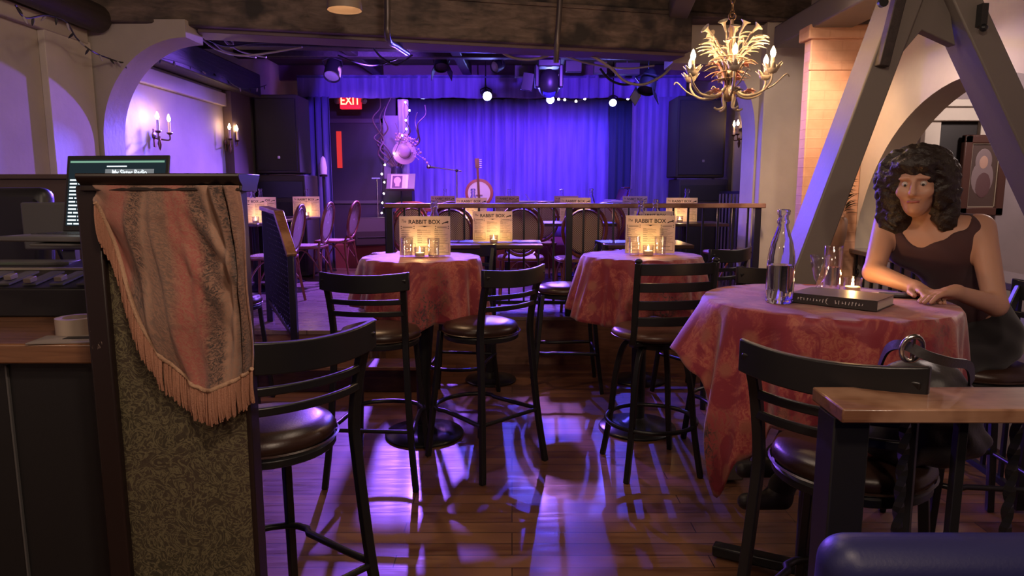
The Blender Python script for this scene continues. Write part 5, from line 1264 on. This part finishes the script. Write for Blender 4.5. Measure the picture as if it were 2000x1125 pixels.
def leaf(mb, p, d, L, W, curl=.4):
    d = Vector(d).normalized(); sd = d.cross(V(0, 0, 1)); sd = sd.normalized() if sd.length > .05 else V(1, 0, 0); up = sd.cross(d)
    n = 6; vs = []
    for i in range(n + 1):
        t = i / n; w = W * math.sin(PI * min(1, t * .92 + .06)) ; c = Vector(p) + d * (L * t) + up * (-curl * L * t * t)
        vs += [c - sd * w + up * w * .35, c, c + sd * w + up * w * .35]
    b = len(mb.v); fs = []
    for i in range(n):
        for j in range(2): fs.append((i * 3 + j, i * 3 + j + 1, i * 3 + j + 4, i * 3 + j + 3))
    mb.add(vs, fs)
rnd = random.Random(12)
for k in range(6):
    a = k * PI / 3 + .32
    arm = smooth_path([L3(.02, a, 2.03), L3(.07, a, 1.985), L3(.13, a, 1.98), L3(.185, a, 2.0), L3(.215, a, 2.04), L3(.218, a, 2.075)], 6)
    am = MB().tube(arm, [.008 - .003 * i / len(arm) for i in range(len(arm))], 8).build('arm', gm, cd_, smooth=60)
    MB().tube(smooth_path([L3(.17, a, 1.995), L3(.22, a + .12, 2.02), L3(.27, a + .2, 2.07), L3(.285, a + .24, 2.06)], 5), .0035, 6).build('tendril', gm, am, smooth=60)
    tip = L3(.218, a, 2.072)
    lv = MB().lathe([(.004, 0), (.02, .006), (.03, .022), (.028, .03), (.012, .026), (.004, .03)], 14, tip)
    for j in range(7):
        b = j * 2 * PI / 7; leaf(lv, tip + V(.015 * math.cos(b), .015 * math.sin(b), .004), (math.cos(b) * .8, math.sin(b) * .8, .9), .058, .013, -.1)
    lv.build('drip_cup', gm, am, smooth=60, solid=.0015)
    MB().cyl(tip + V(0, 0, .02), .0095, .058, 12).build('candle_sleeve', M['candlesleeve'], am)
    bl = MB().lathe([(.001, .078), (.007, .08), (.0125, .094), (.0115, .106), (.005, .122), (.001, .130)], 14, tip); bl.build('bulb', M['bulb'], am, smooth=60)
    # flowers low on the arm
    q = L3(.10, a + .25, 2.0); fm = MB()
    for j in range(6):
        b = j * PI / 3; leaf(fm, q, (math.cos(b), math.sin(b) * .8 - .3, .5 * math.sin(b * 2) + .3), .034, .014, .3)
    fm.ball(q, .010, 8, 6); fm.build('rosette', M['rosegilt'] if k % 2 else gm, cd_, smooth=60, solid=.001)
for k in range(12):
    a = k * PI / 6 + rnd.uniform(-.1, .1); r1 = rnd.uniform(.07, .15); zt_ = 2.25 + rnd.uniform(.0, .07) - r1 * .25
    sp = smooth_path([L3(.02, a, 2.06), L3(.035, a, 2.15), L3(.05 + r1 * .4, a, 2.22), L3(r1, a, zt_)], 5)
    s_ = MB().tube(sp, .004, 6)
    for j in range(5):
        q = sp[6 + j * 2]; leaf(s_, q, (math.cos(a + (j - 2) * .5), math.sin(a + (j - 2) * .5), .35), rnd.uniform(.05, .085), rnd.uniform(.010, .017), .35)
    s_.build('leaf_spray', gm, cd_, smooth=60, solid=.0012)
for k in range(10):
    a = k * PI / 5 + .2; r1 = rnd.uniform(.05, .095); s_ = MB()
    sp = smooth_path([L3(.018, a, 2.0), L3(.03, a, 2.07), L3(r1 * .7, a, 2.13), L3(r1, a, 2.15 + rnd.uniform(-.02, .04))], 5); s_.tube(sp, .0045, 6)
    for j in range(4):
        q = sp[4 + j * 3]; leaf(s_, q, (math.cos(a + (j - 1.5) * .7), math.sin(a + (j - 1.5) * .7), .6 - .35 * (j % 2)), rnd.uniform(.05, .08), rnd.uniform(.012, .018), .5)
    s_.build('leaf_spray', M['rosegilt'] if k % 4 == 1 else (gm if k % 2 else bpy.data.materials['gilt_dark']), cd_, smooth=60, solid=.0012)
for k, (r_, a, zz) in enumerate(((.085, 3.9, 2.34), (.075, 5.5, 2.34), (.15, 3.4, 2.31), (.13, 5.95, 2.32), (.05, 4.8, 2.32), (.09, 1.2, 2.33), (.13, 2.2, 2.31))):
    q = L3(r_, a, zz); d = (q - V(cc.x, cc.y, 2.2)).normalized(); Rm = d.to_track_quat('Z', 'Y').to_matrix()
    MB().lathe([(.003, -.06), (.006, -.03), (.010, -.012), (.026, .0), (.025, .001), (.008, -.008)], 16, q, Rm, cap=False).tube([V(cc.x, cc.y, 2.16), L3(r_ * .45, a, 2.22), q - d * .058], .0035, 6).build('trumpet_flower', gm, cd_, smooth=60, solid=.001)
for k in range(4):
    a = k * PI / 2 + .3; MB().tube(smooth_path([L3(.02, a, 2.02), L3(.035, a, 1.97), L3(.03, a, 1.93), L3(.06, a, 1.915), L3(.085, a, 1.925)], 5), [.006] * 20 + [.002], 7).build('lower_scroll', gm, cd_, smooth=60)
# ---------------------------------------------------------------- wall sconces
def sconce(name, loc, rz, label, ys=(-.055, .055), lean=0):
    t = thing(name, label, 'wall lamp', loc, rz, group='two-candle wall sconces')   # +x points out of the wall
    MB().lathe([(.001, 0), (.035, 0), (.035, .008), (.02, .016), (.001, .018)], 18, (0, 0, 0), Matrix.Rotation(PI / 2, 3, 'Y')).box((.006, 0, -.02), (.012, .03, .16)).build('backplate', M['brass'], t, bevel=.003)
    MB().lathe([(.001, -.12), (.010, -.10), (.018, -.06), (.010, -.03), (.012, 0), (.001, .01)], 12, (.05, 0, -.01)).build('drop', M['brass'], t, smooth=60)
    for y in ys:
        a = MB().tube(smooth_path([(.015, 0, -.02), (.05, y * .3, -.03), (.09, y, -.03), (.095, y, .02)], 5), .007, 8).build('arm', M['brass'], t, smooth=60)
        MB().lathe([(.001, .0), (.012, .0), (.028, .016), (.026, .02), (.001, .016)], 16, (.095, y, .015)).build('drip_cup', M['brass'], a, smooth=60)
        MB().cyl((.095, y, .03), .012, .10, 14).build('candle_sleeve', M['candlesleeve'], a)
        MB().lathe([(.001, .13), (.008, .132), (.015, .150), (.013, .166), (.005, .188), (.001, .198)], 14, (.095, y, 0)).build('bulb', M['sconcebulb'], a, smooth=60)
p = atx(300, 265, LX + .02); sconce('wall_sconce', p, 0, 'two-candle brass sconce on the lamp wall nearer the plaster arch', (-.10, .10))
p = atx(440, 278, LX + .02); sconce('wall_sconce', p, 0, 'two-candle brass sconce on the lamp wall nearer the loudspeaker', (-.10, .10))
p = atx(1452, 268, 2.76); sconce('wall_sconce', p, PI, 'two-candle brass sconce by the small wall arch under the chandelier', (-.07, .07))

# ---------------------------------------------------------------- hall : painting, vent, plant, ledge rail, carafe
pc0 = aty(1917, 343, 6.28); pa = thing('painting', 'dark framed portrait painting hanging on the hall wall beyond the arch', 'painting', pc0, world=True)
hw, hh = .20, .36
fm = MB()
for a, b, c_2, d2 in ((-hw, -hh, hw, -hh + .075), (-hw, hh - .075, hw, hh), (-hw, -hh, -hw + .075, hh), (hw - .075, -hh, hw, hh)):
    fm.box2((pc0.x + a, pc0.y - .04, pc0.z + b), (pc0.x + c_2, pc0.y + .02, pc0.z + d2))
fm.build('frame', mat('frame_mahogany', (.07, .028, .022), .35), pa, bevel=.01)
fi = MB(); a1, b1 = hw - .07, hh - .07
for a, b, c_2, d2 in ((-a1, -b1, a1, -b1 + .012), (-a1, b1 - .012, a1, b1), (-a1, -b1, -a1 + .012, b1), (a1 - .012, -b1, a1, b1)):
    fi.box2((pc0.x + a, pc0.y - .025, pc0.z + b), (pc0.x + c_2, pc0.y - .01, pc0.z + d2))
fi.build('gilt_slip', M['gilt'], pa)
cv = MB().box((pc0.x, pc0.y - .005, pc0.z), (2 * a1 - .02, .01, 2 * b1 - .02)).build('canvas', mat('canvas_dark', (.07, .04, .035), .5), pa)
mb = MB(); mb.ball(pc0 + V(.0, -.012, .12), (.042, .004, .062), 14, 10); mb.build('face', mat('paint_face', (.42, .25, .20), .6), cv)
MB().ball(pc0 + V(0, -.011, .13), (.075, .003, .11), 14, 10).ball(pc0 + V(0, -.0105, -.02), (.10, .003, .16), 14, 10).build('veil', mat('paint_veil', (.20, .14, .15), .6), cv)
MB().ball(pc0 + V(.01, -.012, -.08), (.07, .003, .12), 12, 8).build('gown', mat('paint_gown', (.10, .045, .05), .6), cv)
vt = atx(1678, 120, RX - .002); vg = thing('wall_vent', 'small slatted air vent high on the wall beside the truss', 'vent', vt, world=True)
MB().box(vt, (.012, .30, .21)).build('frame', M['walllight'], vg, bevel=.003)
mb = MB(); [mb.box(vt + V(-.008, 0, -.085 + k * .024), (.006, .26, .012)) for k in range(8)]; mb.build('slats', mat('vent_dark', (.03, .025, .022), .6), vg)
# ledge rail under the arch
lr = thing('arch_railing', 'black baluster railing with flat bar ledge under the round arch', 'railing', (2.5, 4.2, 0), world=True)
e0_ = onz(1648, 487, 1.05); e1_ = onz(1905, 546, 1.05); dd = (e1_ - e0_); e1_ = e0_ + dd * 1.25
nrm = V(-dd.y, dd.x, 0).normalized() * -1
if nrm.x < 0: nrm = -nrm
MB().bar(e0_ + nrm * .15, e1_ + nrm * .15, .30, .035).build('ledge', mat('ledge_lacquer', (.10, .08, .085), .15, coat=.5), lr, bevel=.006)
MB().bar(e0_ + nrm * .03 + V(0, 0, -.95), e1_ + nrm * .03 + V(0, 0, -.95), .03, .03).build('bottom_rail', M['blackmetal'], lr)
n = 15
for k in range(n + 1):
    q = e0_.lerp(e1_, k / n) + nrm * .04; w = .05 if k in (0, 15) else .018
    MB().box2((q.x - w / 2, q.y - w / 2, .02 if k in (0, 15) else .10), (q.x + w / 2, q.y + w / 2, 1.035)).build('post' if k in (0, 15) else 'baluster', M['blackmetal'], lr)
    if k % 3 == 1: MB().tube([q + V(0, -.02, .45 - 1.05 + .45) + V(0, .05 * math.sin(a), .05 * math.cos(a)) * (1 - a / 9) for a in [j * .5 for j in range(14)]], .007, 6).build('scroll', M['blackmetal'], lr)
# white panels behind the balusters (bar front in the hall)
struct(MB().box2((2.86, 2.2, 0), (2.9, 5.1, .98)), 'wall_hall_low', mat('hall_panel', (.5, .45, .45), .6))
pp = onz(1600, 470, 1.07); pp = V(2.38, 5.02, 1.07); po = thing('dried_plant', 'dark dried plant in a brown pot tucked between chimney and truss', 'plant', pp, world=True)
MB().lathe([(.001, 0), (.05, 0), (.07, .10), (.075, .22), (.06, .24), (.001, .23)], 16, pp).build('pot', mat('brown_pot', (.16, .08, .05), .6), po, smooth=60)
lf = MB(); rnd = random.Random(5)
for k in range(90):
    a = rnd.uniform(0, 6.28); h = rnd.uniform(.1, .42); lf_p = pp + V(.06 * math.cos(a), .06 * math.sin(a), .2 + h * .7); leaf(lf, lf_p, (math.cos(a), math.sin(a), rnd.uniform(.2, 1.4)), rnd.uniform(.05, .1), .012, .3)
lf.build('leaves', mat('dried_leaf', (.05, .04, .025), .7), po, smooth=60)
q = lr_p = aty(1885, 528, 3.36); q = V(2.36, 3.50, 1.07); t = thing('carafe', 'clear glass carafe on the arch ledge beside the seated woman', 'carafe', q)
MB().lathe([(.001, 0), (.038, 0), (.042, .006), (.042, .10), (.036, .14), (.018, .19), (.018, .215), (.036, .27), (.0345, .27), (.016, .216), (.016, .188), (.034, .138), (.039, .10), (.039, .012), (.001, .010)], 24, cap=False).build('glass_body', M['glass'], t, smooth=60)
# deck stair rail by the wall arch
sr = thing('stair_railing', 'pale-lit metal stair railing beside the small wall arch behind the deck rail', 'railing', (2.5, 8.0, DZ), world=True)
a0 = aty(1406, 376, 8.1); a1_ = aty(1447, 376, 7.4)
MB().bar(a0, a1_, .03, .03).build('handrail', M['blackmetal'], sr)
for k in range(7):
    q = a0.lerp(a1_, k / 6); MB().box2((q.x - .009, q.y - .009, DZ), (q.x + .009, q.y + .009, q.z)).build('baluster', M['silver'], sr)
# ---------------------------------------------------------------- the seated woman
def Rf(fwd, up):
    f = Vector(fwd).normalized(); u = Vector(up); r = f.cross(u).normalized(); u = r.cross(f); return r, f, u
hc = V(1.575, 2.68, 1.535); r_, f_2, u_ = Rf((-.62, -.78, -.16), (-.10, -.05, 1))
HM = np.array([r_, f_2, u_])
def hp_(a, b, c): return tuple(hc + r_ * a + f_2 * b + u_ * c)
I3 = Matrix.Identity(3)
P = []
# torso and legs
hipL, hipR = (1.99, 2.92, .88), (1.95, 2.74, .88); kn1, kn2 = (1.52, 2.86, .80), (1.50, 2.70, .77); an1, an2 = (1.17, 2.88, .34), (1.15, 2.78, .24)
sh1, sh2 = (1.555, 2.84, 1.375), (1.82, 2.655, 1.365); el1, el2 = (1.44, 2.70, 1.185), (1.775, 2.47, 1.09); wr1, wr2 = (1.495, 2.50, 1.150), (1.575, 2.40, 1.150)
torso = [('c', (1.985, 2.88, .91), (1.96, 2.76, .91), .115, .115, .05), ('c', (1.97, 2.82, .92), (1.87, 2.79, 1.08), .125, .10, .06), ('c', (1.87, 2.79, 1.08), (1.75, 2.755, 1.26), .105, .115, .06), ('c', (1.64, 2.80, 1.29), (1.79, 2.70, 1.28), .095, .095, .05), ('c', (1.585, 2.82, 1.36), (1.79, 2.675, 1.35), .06, .06, .05)]
legs = [('c', hipL, kn1, .092, .062, .04), ('c', hipR, kn2, .092, .062, .04), ('c', kn1, an1, .060, .040, .02), ('c', kn2, an2, .060, .040, .02)]
arms = []
for s_, e_, w_ in ((sh1, el1, wr1), (sh2, el2, wr2)):
    arms += [('c', s_, e_, .050, .038, .03), ('c', e_, w_, .039, .025, .015)]
head = [('c', (1.69, 2.755, 1.37), hp_(0, -.02, -.06), .058, .050, .03), ('e', hp_(0, -.01, .03), (.076, .096, .092), HM, .01), ('e', hp_(0, .03, -.045), (.056, .066, .075), HM, .03), ('c', hp_(0, .075, -.085), hp_(0, .06, -.09), .022, .026, .03),
        ('-e', hp_(-.03, .104, .012), (.020, .016, .013), HM, .012), ('-e', hp_(.03, .104, .012), (.020, .016, .013), HM, .012),
        ('c', hp_(0, .092, .018), hp_(0, .114, -.022), .008, .012, .012), ('c', hp_(-.012, .1, -.026), hp_(.012, .1, -.026), .007, .007, .008),
        ('c', hp_(-.048, .078, .030), hp_(-.014, .092, .034), .006, .006, .014), ('c', hp_(.048, .078, .030), hp_(.014, .092, .034), .006, .006, .014), ('c', hp_(-.046, .074, -.022), hp_(-.03, .08, -.03), .016, .016, .03), ('c', hp_(.046, .074, -.022), hp_(.03, .08, -.03), .016, .016, .03),
        ('c', hp_(-.018, .092, -.052), hp_(.018, .092, -.052), .0065, .0065, .006), ('c', hp_(-.015, .091, -.063), hp_(.015, .091, -.063), .007, .007, .006),
        ('e', hp_(-.077, -.005, -.005), (.010, .02, .032), HM, .008), ('e', hp_(.077, -.005, -.005), (.010, .02, .032), HM, .008)]
hands = []
def hand(w, fwd, up, side, curl):
    r, f, u = Rf(fwd, up); w = Vector(w)
    def q(a, b, c): return tuple(w + r * a + f * b + u * c)
    hands.append(('c', q(0, -.01, 0), q(0, .03, 0), .024, .024, .012))
    for k, (x, L) in enumerate(((-.027, .062), (-.009, .070), (.009, .066), (.026, .052))):
        hands.append(('c', q(x * .55, .02, 0), q(x, .078, .004), .014, .0115, .010))
        hands.append(('c', q(x, .078, .004), q(x * 1.12, .078 + L * .5, .004 - curl * .010), .0098, .0088, .003)); hands.append(('c', q(x * 1.12, .078 + L * .5, .004 - curl * .010), q(x * 1.15, .078 + L * .92, -.006 - curl * .020), .0088, .0075, .003))
    hands.append(('c', q(side * .020, .010, -.004), q(side * .045, .045, -.008), .0135, .011, .008)); hands.append(('c', q(side * .045, .045, -.008), q(side * .048, .082, -.012), .0105, .0085, .003))
hand(wr1, (-.02, -1, -.12), (.1, 0, 1), 1, .5); hand(wr2, (-1, -.25, -.10), (0, .1, 1), 1, .6)
wo = thing('woman', 'woman with big dark curly hair in a dark sleeveless top, leaning on the red table', 'person', (1.9, 2.8, 0), world=True)
lo, hi = (.92, 2.16, .10), (2.16, 3.06, 1.76)
sdf_mesh(torso + legs + arms + head + hands, lo, hi, .0058).build('body', M['skin'], wo, smooth=180)
ic = lambda p, d: p[:3] + (p[3] + d, p[4] + d, p[5]) if p[0] == 'c' else p
top = sdf_mesh([ic(p, .008) for p in torso[1:]] + [('-c', (1.69, 2.755, 1.37), hp_(0, .06, -.10), .085, .085, .02), ('-c', (1.72, 2.66, 1.40), (1.62, 2.70, 1.34), .05, .05, .02)], (1.4, 2.4, .84), (2.2, 3.06, 1.46), .008, lambda x, y, z: .002 * np.sin(x * 70 + z * 50))
top.build('sleeveless_top', mat('maroon_top', (.045, .014, .018), .8, sheen=.2), wo, smooth=180)
sdf_mesh([ic(p, .012) for p in torso[:1]] + [('c', (1.97, 2.82, .92), (1.93, 2.81, 1.0), .135, .125, .05)] + [ic(p, .012) for p in legs], (.95, 2.5, .15), (2.25, 3.12, 1.06), .009, lambda x, y, z: .003 * np.sin(x * 45 + z * 60)).build('trousers', M['blackcloth'], wo, smooth=180)
for an in (an1, an2):
    a = Vector(an); bt = sdf_mesh([('c', a + V(.06, 0, .10), a + V(0, 0, -.02), .055, .05, .02), ('c', a + V(0.01, 0, -.05), a + V(-.15, -.02, -.05), .045, .035, .03), ('p', a + V(0, 0, -.085), (0, 0, -1), .01)], (a.x - .25, a.y - .12, a.z - .12), (a.x + .2, a.y + .12, a.z + .2), .008)
    bt.build('boot', M['bagleather'], wo, smooth=180)
ey = mat('eye_white', (.42, .36, .33), .3)
for s_ in (-1, 1):
    e = MB().ball(hp_(s_ * .03, .0785, .009), .0115, 12, 8).build('eye', ey, wo, smooth=180)
    MB().ball(hp_(s_ * .03 - .001, .0878, .0065), .0050, 10, 6).build('iris', M['ink'], e)
MB().tube([hp_(-.020, .099, -.056), hp_(0, .104, -.055), hp_(.020, .099, -.056)], .0042, 6).build('lips', mat('lips', (.32, .09, .08), .45), wo, smooth=180)
hr_ = [('e', hp_(0, -.035, .05), (.105, .115, .095), HM, .03), ('e', hp_(-.07, -.03, .0), (.065, .085, .11), HM, .03), ('e', hp_(.07, -.04, -.0), (.085, .09, .13), HM, .03), ('e', hp_(0, -.09, -.05), (.12, .085, .13), HM, .03), ('e', hp_(.09, -.05, -.13), (.065, .07, .11), HM, .03), ('e', hp_(-.085, -.05, -.11), (.05, .06, .10), HM, .03), ('e', hp_(.0, .055, .082), (.072, .05, .032), HM, .02),
       ('-e', hp_(0, .125, -.030), (.055, .10, .088), HM, .01), ('-c', hp_(0, .10, -.06), hp_(0, .10, -.2), .06, .08, .02)]
sdf_mesh(hr_, (1.25, 2.4, 1.2), (1.95, 3.0, 1.80), .0075, lambda x, y, z: .006 * np.sin(x * 95 + 3 * np.sin(z * 60)) * np.sin(z * 85 + 2 * np.sin(y * 70)) + .005 * np.sin(y * 110 + x * 50)).build('hair', M['hair'], wo, smooth=180)

# ---------------------------------------------------------------- lights
def light(name, kind, loc, energy, color, tgt=None, size=.05, spot=60, blend=.5, sy=None):
    l = bpy.data.lights.new(name, kind); l.energy = energy; l.color = color
    if kind in ('POINT', 'SPOT'): l.shadow_soft_size = size
    if kind == 'SPOT': l.spot_size = math.radians(spot); l.spot_blend = blend
    if kind == 'AREA': l.size = size; l.shape = 'RECTANGLE'; l.size_y = sy or size
    o = bpy.data.objects.new(name, l); COL.objects.link(o); o.location = loc
    if tgt is not None: o.rotation_euler = (Vector(tgt) - Vector(loc)).to_track_quat('-Z', 'Y').to_euler()
    return o
BLUE = (.12, .09, 1.0); VIO = (.22, .07, 1.0); PUR = (.62, .22, .95); WARM = (1.0, .62, .34); WARM2 = (1.0, .75, .56)
E_SPOT, E_CURT, E_DECK, E_ROOM = 215, 125, 120, 150
for i, (q, tg) in enumerate(LAMPS):
    d = (tg - q).normalized(); light('stage_beam', 'SPOT', q + d * .03, E_SPOT * (1.2, 1, .7)[i], (.09, .075, 1.0), tg, .012, 72, .6)
# washes on the curtain from lamps in the stage ceiling
for x, c, e in ((-1.4, VIO, .9), (-.4, VIO, 1), (.6, VIO, 1.1), (1.5, BLUE, .8)):
    light('curtain_wash', 'SPOT', (x, 9.85, 3.1), E_CURT * e, c, (x * 1.05, 11.3, 1.1), .06, 100, .8)
# washes from lamps on the beam toward valance, side curtains, stage left and deck
for loc, tg, e, c, sp in (((-1.5, 7.3, 2.85), (-1.8, 9.6, 2.75), 130, VIO, 90), ((.6, 7.3, 2.85), (.8, 9.6, 2.75), 130, VIO, 95), ((-2.0, 8.2, 2.9), (-2.2, 10.4, 1.3), 90, PUR, 70), ((1.6, 7.4, 2.85), (1.9, 9.4, 1.8), 60, BLUE, 80),
                          ((-1.4, 9.3, 2.9), (-1.7, 6.3, DZ), 1300, (.28, .11, 1.0), 90), ((-1.5, 8.6, 2.9), (-2.0, 9.6, .8), 150, (.75, .25, .9), 70), ((.4, 9.3, 2.9), (.3, 7.2, DZ), 170, PUR, 95), ((-.6, 7.9, 2.9), (-3.2, 6.7, .95), 175, BLUE, 62), ((-2.74, 7.2, 2.60), (-2.97, 4.0, 1.2), 1900, BLUE, 40), ((-2.64, 7.3, 2.62), (-2.97, 4.0, 1.2), 1000, BLUE, 40), ((.9, 8.9, 2.75), (2.2, 6.4, 1.6), 90, BLUE, 50), ((-.5, 8.3, 2.85), (-.7, 10.1, 1.2), 70, (1, .55, .68), 55)):
    light('deck_wash', 'SPOT', loc, e, c, tg, .06, sp, .7)
# warm house lamps of the bar (over and behind the camera)
for loc, e in (((.3, .2, 2.9), .42), ((1.0, -1.2, 2.7), .30), ((-1.9, -.4, 2.7), .15), ((-.1, 2.6, 2.95), .15)):
    light('house_lamp', 'POINT', loc, E_ROOM * e, WARM2, None, .12)
light('pendant_light', 'SPOT', PEND + V(0, 0, .06), 25, WARM, PEND + V(0, 0, -1), .03, 120, .5)
light('added_wall_fill', 'SPOT', (1.95, 3.95, 2.9), 48, WARM2, (2.62, 4.35, 2.0), .06, 110, .8)  # warm fill added to brighten the wall above the arch, no fixture
light('column_lamp', 'SPOT', (1.75, 4.6, 2.7), 40, WARM2, (2.3, 6.1, 1.8), .06, 60, .7)
light('hall_lamp', 'POINT', (4.3, 4.9, 2.6), 60, (1, .8, .72), None, .12)
light('chimney_lamp', 'SPOT', (1.75, 4.55, 2.60), 42, (1, .60, .30), (2.40, 5.2, 1.7), .05, 75, .8)
for q in cl: light('candle_light', 'POINT', q + V(0, 0, .075), .7, (1, .55, .2), None, .006)
w = bpy.data.worlds.new('night'); SC.world = w; w.use_nodes = True
w.node_tree.nodes['Background'].inputs[0].default_value = (.30, .24, .26, 1); w.node_tree.nodes['Background'].inputs[1].default_value = .012
vs_ = SC.view_settings; SC.display_settings.display_device = 'sRGB'; vs_.view_transform = 'Standard'; vs_.look = 'None'; vs_.exposure = .6; vs_.gamma = 1
try: vs_.use_curve_mapping = False
except Exception: pass
cy = SC.cycles
cy.use_denoising = True; cy.max_bounces = 8; cy.transparent_max_bounces = 16; cy.transmission_bounces = 8; cy.sample_clamp_indirect = 4; cy.caustics_reflective = False; cy.caustics_refractive = False; cy.use_light_tree = True
bpy.context.view_layer.update()
